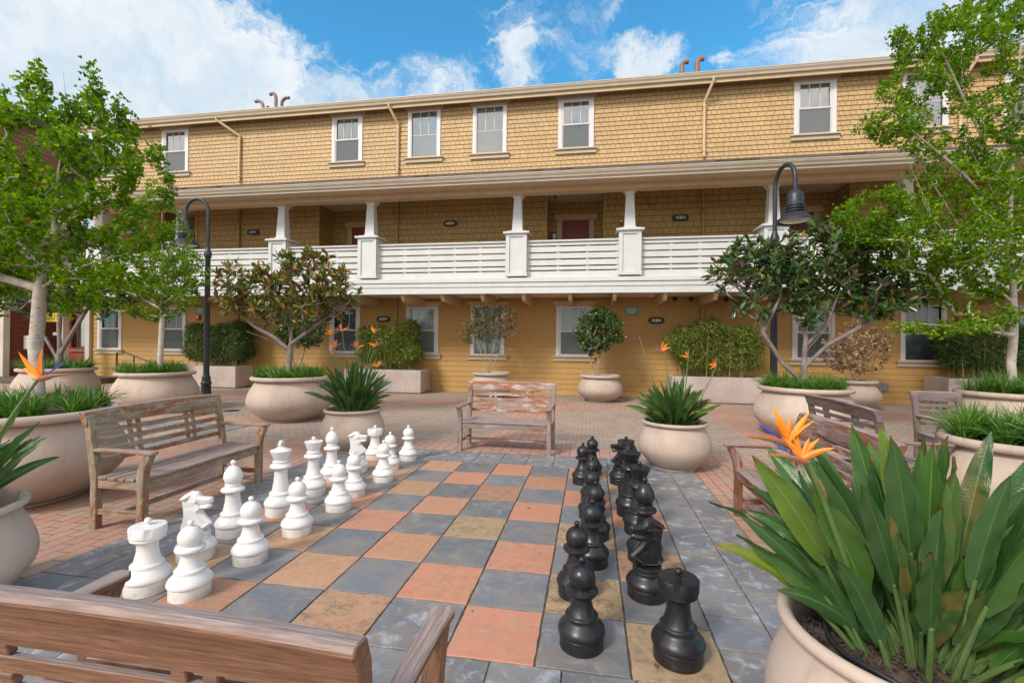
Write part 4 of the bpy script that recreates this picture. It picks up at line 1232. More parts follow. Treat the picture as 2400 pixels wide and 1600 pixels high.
def p_pawn():
    p = base(.115, .155)+[(.067, .172), (.055, .215), (.046, .258), (.05, .266), (.078, .272), (.084, .282), (.082, .292), (.06, .303), (.048, .308)]
    p += ball(.069, .350, -.28)[:-1]+knob(.413, .018)
    mb = MB(); mb.lathe(p); return mb
def p_bishop():
    p = base(.120, .17)+[(.070, .19), (.056, .26), (.050, .325), (.054, .338), (.080, .346), (.086, .358), (.082, .37), (.055, .384), (.052, .392), (.058, .396), (.058, .402), (.046, .408)]
    p += [(.062, .425), (.069, .452), (.068, .475), (.060, .502), (.044, .528), (.026, .546)]+knob(.546, .021)
    mb = MB(); mb.lathe(p); return mb
def p_king():
    p = base(.128, .185)+[(.074, .205), (.058, .30), (.053, .385), (.058, .40), (.085, .41), (.093, .425), (.088, .44), (.062, .455), (.058, .462), (.070, .467), (.070, .473), (.055, .48), (.060, .485), (.088, .56), (.091, .566), (.088, .57), (.060, .578), (.036, .592), (.030, .597), (.0005, .598)]
    mb = MB(); mb.lathe(p)
    mb.box(-.013, .013, -.013, .013, .595, .655); mb.box(-.013, .013, -.03, .03, .612, .637)
    return mb
def p_queen():
    p = base(.125, .175)+[(.072, .195), (.056, .27), (.051, .345), (.056, .36), (.082, .37), (.09, .384), (.085, .398), (.060, .412), (.056, .42), (.068, .425), (.068, .431), (.052, .438), (.058, .45), (.086, .522), (.090, .532), (.080, .532), (.068, .526), (.045, .535), (.026, .54)]
    n0 = 0
    def fn(r_, z, a, j):
        if z > .50 and r_ > .06:
            s_ = abs(math.cos(a*5)); return r_*(1-.03*(1-s_)), z+(.007*s_-.004 if z > .52 else 0)
        return r_, z
    mb = MB(); mb.lathe(p+knob(.54, .019), n=60, fn=fn); return mb
def p_rook():
    p = base(.122, .16)+[(.072, .18), (.058, .24), (.056, .29), (.062, .30), (.082, .312), (.092, .32), (.090, .338), (.097, .340), (.099, .392), (.095, .398), (.030, .402), (.020, .402)]
    def fn(r_, z, a, j):
        if r_ > .09 and z > .332:
            s_ = 1 if math.cos(a*6) > -.6 else (.94 if .345 < z < .393 else 1)
            return r_*s_, z
        return r_, z
    mb = MB(); mb.lathe(p+knob(.402, .020), n=96, fn=fn); return mb
def p_knight():
    """faceted horse head, muzzle along +x, on a turned foot"""
    mb = MB(); mb.lathe(base(.122, .155)+[(.088, .172), (.085, .19), (.0005, .192)], n=48)
    raw = [(155, 826, .024), (250, 836, .026), (264, 880, .034), (300, 903, .036), (365, 907, .032), (432, 905, .026), (444, 930, .024), (438, 982, .024), (412, 998, .020), (430, 1022, .022), (404, 1062, .024), (355, 1072, .028),
           (300, 1064, .036), (282, 1088, .036), (318, 1140, .030), (438, 1258, .020), (405, 1302, .034), (330, 1352, .048), (250, 1378, .054), (150, 1385, .054), (60, 1372, .046), (18, 1338, .036), (48, 1250, .036), (58, 1170, .034),
           (42, 1080, .030), (30, 990, .028), (4, 925, .020), (60, 880, .024)]
    P2 = [((x-215)*.00052, .475-(y-826)*.00051, h) for x, y, h in raw]
    n = len(P2)
    ins = []
    for k in range(n):
        p, q, r_ = Vector(P2[k-1][:2]), Vector(P2[k][:2]), Vector(P2[(k+1) % n][:2])
        d1, d2 = (q-p).normalized(), (r_-q).normalized()
        nn_ = Vector((d1.y+d2.y, -(d1.x+d2.x)))
        nn_ = nn_.normalized() if nn_.length > .2 else Vector((d1.y, -d1.x))
        ins.append(q+nn_*.013)
    for s_ in (1, -1):
        vs = [(x, s_*h*.35, z) for x, z, h in P2]+[(ins[k].x, s_*P2[k][2], ins[k].y) for k in range(n)]
        fs = [(k, (k+1) % n, n+(k+1) % n, n+k) for k in range(n)]
        tess = mathutils_tess([[Vector((v.x, v.y, 0)) for v in ins]])
        fs += [tuple(n+i for i in t_) for t_ in tess]
        mb.add(vs, fs)
    mb.add([(x, h*.35, z) for x, z, h in P2]+[(x, -h*.35, z) for x, z, h in P2], [(k, (k+1) % n, n+(k+1) % n, n+k) for k in range(n)])
    for s_ in (-1, 1):                                              # eyes, ears, nostril, mouth, cheek
        mb.tube([(.008, s_*.030, .410), (.010, s_*.046, .411)], [.016, .009], 10)
        mb.tube([(-.030, s_*.022, .452), (-.075, s_*.036, .425), (-.108, s_*.030, .418)], [.010, .014, .003], 6)
        mb.tube([(.085, s_*.020, .418), (.088, s_*.030, .418)], [.009, .005], 8)
        mb.add([(.03, s_*.038, .395), (-.02, s_*.050, .36), (.02, s_*.046, .335), (.045, s_*.036, .362)], [(0, 1, 2, 3)])
        mb.add([(-.05, s_*.046, .20), (.05, s_*.048, .205), (.085, s_*.024, .25), (.02, s_*.046, .30), (-.03, s_*.050, .27)], [(0, 1, 2, 3, 4)])
    for k in range(12):                                             # ribbed mane
        z = .222+.0158*k
        mb.box(-.092+.016*math.sin(k/11*math.pi), -.045+.002*k, -.036+.0010*k, .036-.0010*k, z, z+.0085)
    return mb
kinds = {'pawn': p_pawn, 'bishop': p_bishop, 'king': p_king, 'queen': p_queen, 'rook': p_rook, 'knight': p_knight}
protos = {}
def piece(kind, colour, i, j, label, rz=0.):
    key = (kind, colour)
    x, y = BX+i*S, BY+j*S
    if key not in protos:
        mb = kinds[kind]()
        o = mb.build('chess_'+kind, colour+'_plastic', None, .0022 if kind in ('knight',) else 0)
        protos[key] = o
    else:
        o = protos[key].copy(); COL.objects.link(o)
    o.location = (x, y, .0125); o.rotation_euler = (0, 0, rz)
    for k in list(o.keys()): del o[k]
    tag(o, label, 'chess piece', '%s chess pieces' % colour)
WB = [('rook', .63, .54, 'white rook, the nearest white castle beside the lower left bench'), ('knight', .5, 1.47, 'nearest white knight, behind the two nearest white pawns'), ('bishop', .37, 2.37, 'nearest white bishop with round head, standing by the lichen bench'),
      ('king', .54, 3.42, 'white king with small cross, tallest of the white pieces'), ('queen', .47, 4.62, 'white queen with scalloped crown right behind the king'), ('bishop', .31, 5.64, 'far white bishop between the queen and the far knight'),
      ('knight', .53, 6.5, 'far white knight facing right, near the small pot of orange flowers'), ('rook', .39, 7.8, 'far white rook beyond the far knight')]
for k, i, j, lb in WB: piece(k, 'white', i, j, lb, R(random.uniform(-15, 15)) if k != 'knight' else R(8))
WP = [(1.30, .54), (1.39, 1.55), (1.45, 2.62), (1.53, 3.85), (1.41, 4.69), (1.56, 5.86), (1.27, 6.88), (1.35, 7.95)]
WPL = ['nearest white pawn, its foot cut off by the foreground bench back', 'white pawn in front of the nearest white bishop, second from the camera', 'white pawn right of the white king, third from the camera', 'white pawn in front of the white queen, fourth from the camera',
       'white pawn below the near side of the far white knight, fifth from the camera', 'white pawn on a dark slab, third from the far end', 'white pawn half hidden, second from the far end', 'farthest white pawn standing alone at the far edge of the board']
for (i, j), lb in zip(WP, WPL): piece('pawn', 'white', i, j, lb)
BB = [('rook', 7.52, .42, 'nearest black rook, at the bottom edge of the photo'), ('knight', 7.34, 1.67, 'nearest black knight with ribbed mane facing left'), ('bishop', 7.42, 2.75, 'nearest black bishop, its round head just above the near knight'),
      ('queen', 7.45, 3.85, 'black queen with flat crown and ball, right of the king'), ('king', 7.37, 4.71, 'black king standing on an orange slab'), ('bishop', 7.45, 5.75, 'far black bishop, mostly hidden behind the king'),
      ('knight', 7.31, 6.83, 'far black knight facing left near the far pot'), ('rook', 7.5, 7.75, 'far black rook, only its top knob showing above the far knight')]
for k, i, j, lb in BB: piece(k, 'black', i, j, lb, R(random.uniform(-15, 15)) if k != 'knight' else R(180+(20 if j < 3 else 12)))
BP = [(6.48, .45), (6.39, 1.52), (6.6, 2.45), (6.66, 3.45), (6.6, 4.4), (6.62, 5.35), (6.39, 6.64), (6.62, 7.55)]
BPL = ['nearest black pawn with a bright highlight on its head', 'second nearest black pawn, standing on a mottled slab', 'third nearest black pawn, right of the second one', 'fourth black pawn, half hidden by the third', 'fifth black pawn from the camera', 'sixth black pawn from the camera',
       'black pawn set left of the row, second from the far end', 'farthest black pawn, only its head visible']
for (i, j), lb in zip(BP, BPL): piece('pawn', 'black', i, j, lb)

# ================================================================== trees and shrubs
def tree(name, label, cat, loc, trunk, targets, bark, rb, leaf, tmpl, lsize, per, back=.35, spread=.03, group=None, updir=.35, zmin=.5, r_tip=.0022, arch=.12, whorl=False, lfile='crown', step=.13, jit=.018, expo=.46, rmin=.0018):
    t = thing(name, label, cat, loc, 0, group)
    T = Tree(trunk); T.grow(targets, zmin, step, jit, arch=arch)
    T.wood('trunk', bark, t, r_tip, rb, expo, rmin=rmin)
    if whorl:
        pos = []; d = []
        for tip, root in T.tips:
            p = np.array(T.p[tip]); ax = p-np.array(T.p[T.par[tip]]); ax /= np.linalg.norm(ax)+1e-9
            k = per+int(rng.integers(-2, 3))
            for q in range(max(3, k)):
                u = rng.normal(size=3); u -= ax*np.dot(u, ax); u /= np.linalg.norm(u)+1e-9
                b_ = back*rng.random()*(.25 if q % 3 else 1.)
                pos.append(p-ax*b_); d.append(u+ax*rng.uniform(-.1, 1.2)+np.array((0, 0, rng.uniform(-.3, .5))))
        pos = np.array(pos); d = np.array(d)
    else:
        pos, dr = T.leafpos(back, per)
        pos = pos+rng.normal(size=pos.shape)*spread
        d = rand_dirs(len(pos), updir)
    n = len(pos)
    nrm = rand_dirs(n, .9 if not whorl else 1.6)
    size = lsize*rng.uniform(.65, 1.2, n)
    scatter(lfile, tmpl[0], tmpl[1], pos, d, nrm, size, leaf, t)
    return t

def ray3(v0, v1, n):
    return [tuple(np.array(v0)*(1-k/n)+np.array(v1)*k/n) for k in range(n+1)]
# --- big ginkgo at the left: stem forks at about two metres
tr = [[(0, 0, .7), (.02, 0, 1.0), (-.05, .02, 1.45), (.02, 0, 1.9), (.05, 0, 2.25), (.12, .05, 2.8), (.16, .05, 3.3), (.2, .1, 3.9), (.14, .1, 4.35)],
      [(.05, 0, 2.2), (-.22, .05, 2.5), (-.42, .05, 2.95), (-.55, .1, 3.5)],
      [(.08, 0, 2.5), (.35, .1, 2.9), (.5, .15, 3.4), (.65, .2, 3.75)],
      [(.05, 0, 2.1), (.45, -.05, 2.25), (1.0, .1, 2.45)],
      [(.0, 0, 2.0), (-.4, -.1, 2.2), (-.8, -.1, 2.45)],
      [(.05, 0, 2.3), (.1, -.4, 2.6), (.1, -.7, 3.0)], [(.05, 0, 2.3), (.0, .5, 2.7), (.1, .9, 3.1)]]
bl = [(.18, .1, 3.55, .62, .8, .75, 3.0), (-.5, 0, 3.15, .62, .8, .62, 2.6), (.80, .15, 3.15, .52, .8, .62, 2.6), (.3, 0, 2.65, 1.15, 1.1, .45, 3.2), (-.75, -.05, 2.55, .75, .75, .42, 2.2), (.85, .0, 2.35, .5, .7, .26, .9), (-.55, 0, 3.9, .10, .12, .4, .25), (-1.3, .3, 3.15, .6, .6, .6, 1.5), (-1.3, .3, 2.4, .6, .6, .35, 1.2), (.5, .1, 4.15, .1, .12, .35, .25), (.85, .1, 3.75, .1, .12, .35, .25), (1.2, .2, 3.3, .12, .14, .35, .3), (1.3, .1, 3.05, .25, .3, .12, .2), (.12, .1, 4.1, .30, .4, .32, .7), (-1.0, 0, 2.05, .5, .5, .25, .8), (.45, 0, 2.05, .75, .6, .22, .5)]
tree('ginkgo_tree', 'largest ginkgo at the left with a thick pale bent trunk and bright green crown', 'tree', (-5.62, 3.9, 0), tr, [q for q in in_blobs(720, bl) if not (q[0] > .92 and 2.3 < q[2] < 3.4)], 'bark_pale', .058, 'leaf_ginkgo', LEAF_FAN, .045, 34, .45, .034, 'ginkgo trees in bowls', zmin=1.95, expo=.42, arch=.05)
# --- slimmer ginkgo behind the left bench
tr = [[(0, 0, .7), (.03, 0, 1.4), (.06, 0, 2.1), (.05, 0, 2.9), (.02, 0, 3.8), (0, 0, 4.7)],
      [(.06, 0, 2.3), (-.6, .1, 2.5), (-1.3, .1, 2.75)], [(.06, 0, 2.35), (.6, -.1, 2.6), (1.05, 0, 3.0)], [(.05, 0, 2.9), (-.5, 0, 3.5), (-.8, 0, 4.1)], [(.05, 0, 3.0), (.15, 0, 3.5), (.1, 0, 4.2)]]
bl = [(-.3, 0, 3.1, 1.5, 1.1, .62, 3), (-.25, 0, 4.0, .75, .9, .8, 2.4), (.05, 0, 3.2, .68, .9, .8, 2), (.62, 0, 3.3, .25, .3, .35, .4), (-1.1, 0, 2.7, .9, .8, .35, 1.4), (.5, 0, 2.55, .7, .6, .3, .8), (-.4, .1, 2.2, .9, .5, .2, .6), (.0, 0, 4.9, .35, .4, .5, .5)]
tree('ginkgo_tree', 'slim ginkgo with a straight pale trunk in the bowl behind the left bench', 'tree', (-9.42, 8.85, 0), tr, [q for q in in_blobs(430, bl) if not (q[0] > .12 and 3.6 < q[2] < 5.)], 'bark_pale', .055, 'leaf_ginkgo', LEAF_FAN, .052, 26, .45, .04, 'ginkgo trees in bowls', zmin=2.05, arch=.05)
# --- ginkgo at the right edge
tr = [[(0, 0, .7), (-.06, 0, 1.3), (-.02, 0, 1.9), (-.04, 0, 2.6), (-.1, 0, 3.5), (-.05, 0, 4.6), (0, 0, 5.8), (.1, 0, 7.2)],
      [(-.03, 0, 2.3), (-.7, -.3, 2.7), (-1.5, -.5, 3.6), (-2.0, -.6, 4.7)], [(-.04, 0, 2.8), (-.9, -.1, 3.6), (-1.5, -.2, 4.6), (-1.7, -.2, 5.5)], [(-.1, 0, 3.6), (-.8, -.2, 4.8), (-1.0, -.3, 6.2)],
      [(-.05, 0, 2.4), (.6, 0, 3.0), (1.2, 0, 4.0)], [(-.03, 0, 1.75), (-.8, -.5, 1.85), (-2.2, -1.0, 1.95)], [(-.04, 0, 2.6), (-.3, -.7, 3.4), (-.4, -1.2, 4.4)],
      [(-.1, 0, 3.6), (-1.2, -.6, 4.3), (-2.6, -1.3, 5.0)], [(-.08, 0, 4.0), (-.9, -.4, 5.2), (-1.9, -1.0, 6.4)]]
bl = [(-1.6, -.4, 3.25, 1.3, .9, .5, 3.9), (-.6, -.2, 2.75, 1.2, .9, .4, 2.4), (-2.35, -.6, 3.7, .72, .6, .42, 1.8), (-.9, -.3, 4.1, .9, .8, .6, 1.9), (-.5, -.3, 5.2, .95, .8, .75, 2.2), (-.9, -.3, 6.5, .7, .7, .75, 1.7), (-.1, 0, 6.6, .9, .8, 1.0, 1.5), (0, 0, 4.2, 1.1, 1, 1.3, 2.0),
      (-1.5, -.75, 1.88, .85, .3, .10, .55), (-1.75, -.5, 4.85, .35, .4, .5, .5), (-2.5, -1.2, 4.9, .5, .35, .28, .9), (-1.8, -.9, 6.3, .6, .45, .35, 1.0), (-2.0, -.8, 5.6, .5, .4, .3, .6), (.2, 0, 7.4, .9, .8, .5, .6), (-.5, -.3, 2.15, .6, .5, .2, .4)]
tree('ginkgo_tree', 'tall ginkgo at the right edge with a slim white trunk and loose green crown', 'tree', (6.84, 8.86, 0), tr, in_blobs(1150, bl), 'bark_pale', .060, 'leaf_ginkgo', LEAF_FAN, .052, 26, .45, .04, 'ginkgo trees in bowls', zmin=1.8, arch=.04)
# --- bronze magnolia
tr = [[(0, 0, .75), (-.04, 0, 1.1), (0, 0, 1.5), (.02, 0, 1.9), (-.05, 0, 2.5), (0, 0, 3.0)],
      [(-.02, 0, 1.4), (-.35, -.05, 1.65), (-.75, -.1, 1.85), (-1.2, -.1, 2.2)], [(0, 0, 1.5), (.35, 0, 1.75), (.8, 0, 2.05), (1.15, .05, 2.3)], [(0, 0, 1.45), (-.2, .2, 1.9), (-.5, .3, 2.4)], [(.01, 0, 1.7), (.3, -.1, 2.2), (.5, -.1, 2.7)], [(-.02, 0, 1.35), (-.3, -.3, 1.6), (-.65, -.45, 1.75)]]
bl = [(-.95, 0, 2.65, .75, .6, .55, 1.6), (.25, 0, 2.75, .85, .6, .6, 2.2), (.95, 0, 2.6, .45, .5, .45, 1.1), (.1, 0, 2.2, 1.0, .6, .35, 1.6), (.3, 0, 3.2, .5, .45, .25, .6), (-1.1, -.1, 2.3, .4, .4, .2, .5)]
tree('magnolia_tree', 'magnolia with bronze and orange leaves in the bowl right of the left lamp post', 'tree', (-5.98, 8.52, 0), tr, in_blobs(270, bl, .3), 'bark_grey', .06, 'leaf_magnolia_bronze', LEAF_LONG, .185, 11, .12, .02, 'magnolias in bowls', whorl=True, zmin=1.5, r_tip=.004, step=.15, jit=.022)
# --- dark magnolia
tr = [[(0, 0, .75), (-.03, 0, 1.2), (.0, 0, 1.7), (-.12, 0, 2.3), (-.05, 0, 3.0), (0, 0, 3.5)],
      [(0, 0, .85), (-.4, -.1, 1.25), (-.75, -.15, 1.8), (-.9, -.15, 2.3), (-1.5, -.2, 2.9)], [(-.02, 0, 1.2), (.35, 0, 1.6), (.9, -.05, 1.95), (1.5, -.05, 2.35)], [(0, 0, 1.6), (.4, .1, 2.0), (.6, .1, 2.7), (.7, .1, 3.2)], [(-.75, -.15, 1.75), (-.5, -.2, 2.4), (-.5, -.2, 3.1)], [(-.0, 0, 1.5), (.2, -.3, 1.9), (.3, -.5, 2.5)]]
bl = [(-.9, 0, 2.95, .8, .6, .5, 1.9), (.1, 0, 3.08, .9, .6, .45, 2.2), (.2, 0, 2.6, 1.1, .6, .4, 2.0), (1.1, 0, 2.35, .6, .5, .35, 1.2), (1.1, 0, 3.05, .45, .5, .4, .8), (-.9, -.1, 2.2, .35, .3, .2, .35), (.2, 0, 3.58, .35, .4, .12, .3), (-.1, -.2, 2.15, .4, .3, .2, .4), (1.5, 0, 2.45, .4, .4, .2, .4)]
tree('magnolia_tree', 'magnolia with glossy dark green leaves in the bowl before the right lamp post', 'tree', (3.72, 8.9, 0), tr, in_blobs(430, bl, .2), 'bark_grey', .058, 'leaf_magnolia_dark', LEAF_LONG, .18, 13, .12, .02, 'magnolias in bowls', whorl=True, zmin=1.7, r_tip=.004, step=.15, jit=.025)
# --- magnolia far left
tr = [[(0, 0, .75), (.05, 0, 1.3), (.0, 0, 1.9), (.1, 0, 2.6)], [(0, 0, 1.0), (-.4, 0, 1.6), (-.9, 0, 2.2)], [(0, 0, 1.2), (.4, 0, 1.7), (.9, 0, 2.4), (1.5, 0, 2.7)], [(0, 0, 1.4), (-.2, .2, 2.2), (-.3, .3, 3.0)]]
bl = [(-.8, 0, 2.6, .8, .6, .5, 1.4), (.6, 0, 2.9, 1.0, .7, .7, 2), (1.3, 0, 2.5, .6, .5, .4, 1.2), (-.3, 0, 3.4, .9, .6, .5, 1.1), (.5, 0, 3.9, .6, .6, .5, .8)]
tree('magnolia_tree', 'dark magnolia farthest left, mostly hidden behind the largest ginkgo', 'tree', (-12.7, 9.25, 0), tr, in_blobs(240, bl, .2), 'bark_grey', .07, 'leaf_magnolia_dark', LEAF_LONG, .17, 12, .12, .02, 'magnolias in bowls', whorl=True, zmin=1.8, r_tip=.005, step=.16, jit=.025)
# --- potted shrubs by the wall
tr = [[(-.05, 0, .6), (-.02, 0, 1.0), (.02, 0, 1.35)], [(-.02, 0, .62), (-.2, 0, 1.0), (-.28, 0, 1.4)], [(0, 0, .62), (.12, 0, 1.0), (.22, 0, 1.4)]]
bl = [(.02, 0, 1.98, .70, .62, .60, 2), (.05, 0, 2.35, .45, .45, .32, .6), (-.25, 0, 1.7, .45, .4, .35, .6)]
tree('camellia_shrub', 'glossy round green shrub in a pot against the yellow wall', 'shrub', (.24, 13.07, 0), tr, in_blobs(330, bl, .45), 'bark_twig', .035, 'leaf_camellia', LEAF_OVAL, .092, 10, .22, .03, zmin=1.2, r_tip=.003)
bl = [(.05, 0, 1.98, .8, .6, .5, 2), (.4, 0, 1.8, .45, .4, .4, .6), (-.4, 0, 1.8, .45, .4, .35, .6)]
tree('camellia_shrub', 'dark green shrub on thin stems, hidden behind the bronze leaved magnolia', 'shrub', (-9.0, 13.2, 0), tr, in_blobs(300, bl, .35), 'bark_twig', .035, 'leaf_camellia', LEAF_OVAL, .09, 9, .22, .03, zmin=1.2, r_tip=.003)
tr = [[(-.05, 0, .6), (-.1, 0, 1.1), (-.25, 0, 1.7), (-.35, 0, 2.2)], [(0, 0, .6), (.05, 0, 1.2), (.25, 0, 2.1), (.35, 0, 2.5)], [(-.03, 0, .6), (-.2, 0, 1.05), (-.4, 0, 1.6)], [(.03, 0, .6), (.08, 0, 1.5), (0, 0, 2.3)], [(.05, 0, .6), (.22, 0, 1.2), (.42, 0, 1.7)]]
bl = [(-.1, 0, 2.1, .75, .5, .42, 2), (.45, 0, 2.35, .4, .35, .35, .7), (-.75, 0, 1.85, .28, .3, .28, .4), (-.3, 0, 2.55, .3, .3, .2, .3), (.5, 0, 2.0, .4, .3, .3, .4)]
tree('sparse_shrub', 'thin shrub with sparse brown and green leaves in a pot behind the center bench', 'shrub', (-2.85, 13.15, 0), tr, in_blobs(210, bl), 'bark_twig', .026, 'leaf_sparse', LEAF_OVAL, .078, 7, .25, .03, zmin=1.2, r_tip=.003, jit=.03)
tr = [[(0, 0, .6), (.02, 0, 1.1), (.05, 0, 1.8)], [(0, 0, .6), (-.3, 0, 1.1), (-.5, 0, 1.7)], [(0, 0, .6), (.35, 0, 1.1), (.5, 0, 1.7)], [(0, 0, .6), (.0, -.2, 1.0), (.1, -.3, 1.6)]]
bl = [(.15, -.05, 1.5, .72, .5, .62, 2), (-.3, 0, 1.4, .45, .4, .45, .8), (.6, 0, 1.8, .3, .3, .35, .4), (.1, 0, 2.05, .3, .3, .25, .25)]
tree('dried_shrub', 'dead shrub with curled tan leaves in a pot right of the dark magnolia', 'shrub', (6.55, 13.1, 0), tr, in_blobs(330, bl), 'bark_twig', .022, 'leaf_dry', LEAF_OVAL, .075, 7, .25, .03, zmin=.75, r_tip=.0028, jit=.03)

# --- clipped bamboo in the stone boxes
def bamboo(x0, x1, y0, y1, zb, z0, z1, label, mat, n=9000, bulges=()):
    t = thing('bamboo_hedge', label, 'hedge', ((x0+x1)/2, (y0+y1)/2, 0), 0, 'clipped bamboo along the wall')
    w, d = (x1-x0)/2, (y1-y0)/2
    mb = MB()
    for k in range(int(16*w)):
        px, py = random.uniform(-w*.8, w*.8), random.uniform(-d*.6, d*.6)
        mb.tube([(px, py, zb-.1), (px+random.uniform(-.04, .04), py, zb+.5), (px+random.uniform(-.1, .1), py+random.uniform(-.05, .05), z1-.15)], [.011, .010, .005], 6)
        for q in range(3):
            z = random.uniform(zb+.3, z1-.3); a = random.uniform(0, 6.28)
            mb.tube([(px, py, z), (px+.25*math.cos(a), py+.2*math.sin(a), z+.12)], .003, 4)
    mb.build('cane', 'bamboo_cane', t)
    u = rng.uniform(-1, 1, (n, 3)); 
    # rounded box, denser towards the skin
    ax = rng.integers(0, 3, n); sg = np.sign(rng.normal(size=n))
    skin = rng.random(n) < .62
    for i in range(n):
        if skin[i]: u[i, ax[i]] = sg[i]*rng.uniform(.8, 1.02)
    nn_ = np.linalg.norm(np.sign(u)*np.abs(u)**3.0, axis=1, keepdims=True)
    k = np.maximum(1, (np.abs(u)**2.7).sum(axis=1)**(1/2.7)); u = u/k[:, None]
    hz = (z1-z0)/2; zc = (z0+z1)/2
    pos = u*np.array([w, d, hz])+np.array([0, 0, zc])
    top = .10*np.sin(pos[:, 0]*3.1+x0)+.06*np.sin(pos[:, 0]*7.+1.3*x0)
    pos[:, 2] += np.clip(u[:, 2]+.2, 0, 1.2)*top
    pos[:, 0] += .07*np.sin(pos[:, 2]*6.+y0)*np.abs(u[:, 0])
    fx, fy, fz = pos[:, 0], pos[:, 1], pos[:, 2]
    lump = .5+.5*np.sin(fx*5.3+fz*3.1+x0)*np.sin(fz*6.1-fx*2.3+y1)+.35*np.sin(fx*11.+fz*9.)
    pos = pos+(pos-np.array([0, 0, zc]))*(lump[:, None]-.5)*.16
    low = u[:, 2] < -.55
    pos = pos[~(low & (rng.random(n) < .55))]
    pos = pos+rng.normal(size=pos.shape)*.05
    m_ = len(pos)
    dd = rand_dirs(m_, -.15); dd += np.sign(pos-np.array([0, 0, zc]))*.25*rng.random((m_, 3))
    scatter('foliage', LEAF_NARROW[0], LEAF_NARROW[1], pos, dd, rand_dirs(m_, .6), .105*rng.uniform(.6, 1.25, m_), mat, t)
bamboo(-13.6, -11.25, 13.45, 14.3, .72, .80, 2.12, 'dark clipped bamboo in the stone box behind the left lamp post', 'leaf_bamboo', 20000)
bamboo(-7.3, -5.3, 13.45, 14.3, .72, .85, 2.12, 'clipped bamboo with yellowish top, in the stone box left of the sparse shrub', 'leaf_bamboo_yellow', 19000)
bamboo(2.25, 4.6, 13.25, 14.2, .72, .88, 2.15, 'clipped bamboo with pale leaf tips behind the far small flower pot', 'leaf_bamboo_yellow', 19000)
bamboo(9.0, 12.3, 13.4, 14.3, .8, .95, 2.12, 'wide clipped bamboo on yellow canes at the right edge', 'leaf_bamboo', 24000)

# --- grass clumps
def blades(name, label, x, y, z, Rr, n, hgt, kind='stuff', mask=None, wid=.015, mat='leaf_grass', lean=.55):
    """tufts: every tuft fans its strap leaves outward from one crown"""
    B_ = MB(); vs = []; fs = []
    nt_ = max(10, int(38*(Rr/.62)**2)); k = 0; per = int(n/nt_); tries = 0
    while k < nt_ and tries < 900:
        tries += 1
        a = random.uniform(0, 2*math.pi); r_ = Rr*math.sqrt(random.random())*.96
        tx, ty = r_*math.cos(a), r_*math.sin(a)
        if mask and not mask(tx, ty): continue
        k += 1; hs = random.uniform(.75, 1.15)
        for _ in range(per):
            az = random.uniform(0, 2*math.pi); u_ = random.random()
            h = hgt*hs*random.uniform(.6, 1.1); ln = h*(.12+.85*u_)
            dx, dy = math.cos(az), math.sin(az)
            px, py = tx+dx*.03*u_, ty+dy*.03*u_
            w = wid*random.uniform(.6, 1.15); ax_ = az+random.uniform(-1.2, 1.2); sx, sy = -math.sin(ax_)*w/2, math.cos(ax_)*w/2
            ns = 5; bi = len(vs); bend = random.uniform(.1, .75)*u_
            for q in range(ns+1):
                u = q/ns; d_ = ln*u**1.5; zz = h*(u*(1-.25*u_)-bend*u**3*.8)
                wq = (1-u**2.6)
                vs.append((px+dx*d_+sx*wq, py+dy*d_+sy*wq, zz)); vs.append((px+dx*d_-sx*wq, py+dy*d_-sy*wq, zz+.003))
            fs += [(bi+2*q, bi+2*q+1, bi+2*q+3, bi+2*q+2) for q in range(ns)]
    B_.add(vs, fs); ob = B_.build(name, mat, None, loc=(x, y, z))
    return tag(ob, label, 'grass', 'grass tufts in the bowls', 'stuff')
def not_stem(px, py): return px*px+py*py > .02
blades('grass', 'bright grass around the thick pale trunk in the nearest left bowl', -5.50, 3.72, .82, .64, 1900, .30, mask=lambda a, b_: (a+.1)**2+(b_-.18)**2 > .03)
blades('grass', 'grass in the bowl farthest left', -12.7, 9.25, .80, .64, 1200, .38)
blades('grass', 'grass in the bowl of the slim ginkgo behind the left bench', -9.44, 8.80, .80, .65, 1600, .36)
blades('grass', 'grass at the foot of the bronze leaved magnolia', -5.95, 8.50, .80, .65, 1800, .32)
blades('grass', 'grass at the foot of the dark green magnolia', 3.70, 8.90, .80, .63, 1500, .34)
blades('grass', 'grass in the bowl of the ginkgo at the right edge', 6.82, 8.86, .80, .64, 1600, .44)
blades('grass', 'long grass filling the bowl without a tree at the right', 3.91, 5.05, .66, .44, 1900, .42, wid=.015)
def cover(x, y, z, Rr, n, label, size=.035):
    a = rng.uniform(0, 2*math.pi, n); r_ = Rr*np.sqrt(rng.random(n))
    pos = np.stack([x+r_*np.cos(a), y+r_*np.sin(a), z+rng.uniform(0, .05, n)], axis=1)
    ob = scatter('ground_cover', LEAF_OVAL[0], LEAF_OVAL[1], pos, rand_dirs(n, .4), rand_dirs(n, 1.2), size*rng.uniform(.6, 1.2, n), 'leaf_cover')
    tag(ob, label, 'ground cover', None, 'stuff')
cover(1.07, 6.24, .50, .33, 900, 'small light green leaves covering the soil of the far small pot')
pos_box = [(-6.34, 13.87, 1.1, .35, .66), (3.37, 13.66, 1.05, .36, .66), (-12.7, 13.8, 1.2, .3, .66)]
for cx, cy, w, d, z in pos_box[:2]:
    n = 900
    pos = np.stack([cx+rng.uniform(-w, w, n), cy+rng.uniform(-d, d, n), z+rng.uniform(0, .07, n)], axis=1)
    tag(scatter('ground_cover', LEAF_OVAL[0], LEAF_OVAL[1], pos, rand_dirs(n, .4), rand_dirs(n, 1.2), .04*rng.uniform(.6, 1.2, n), 'leaf_cover'), 'low green leaves along the rim of the stone box '+('left of the sparse shrub' if cx < 0 else 'behind the far flower pot'), 'ground cover', None, 'stuff')

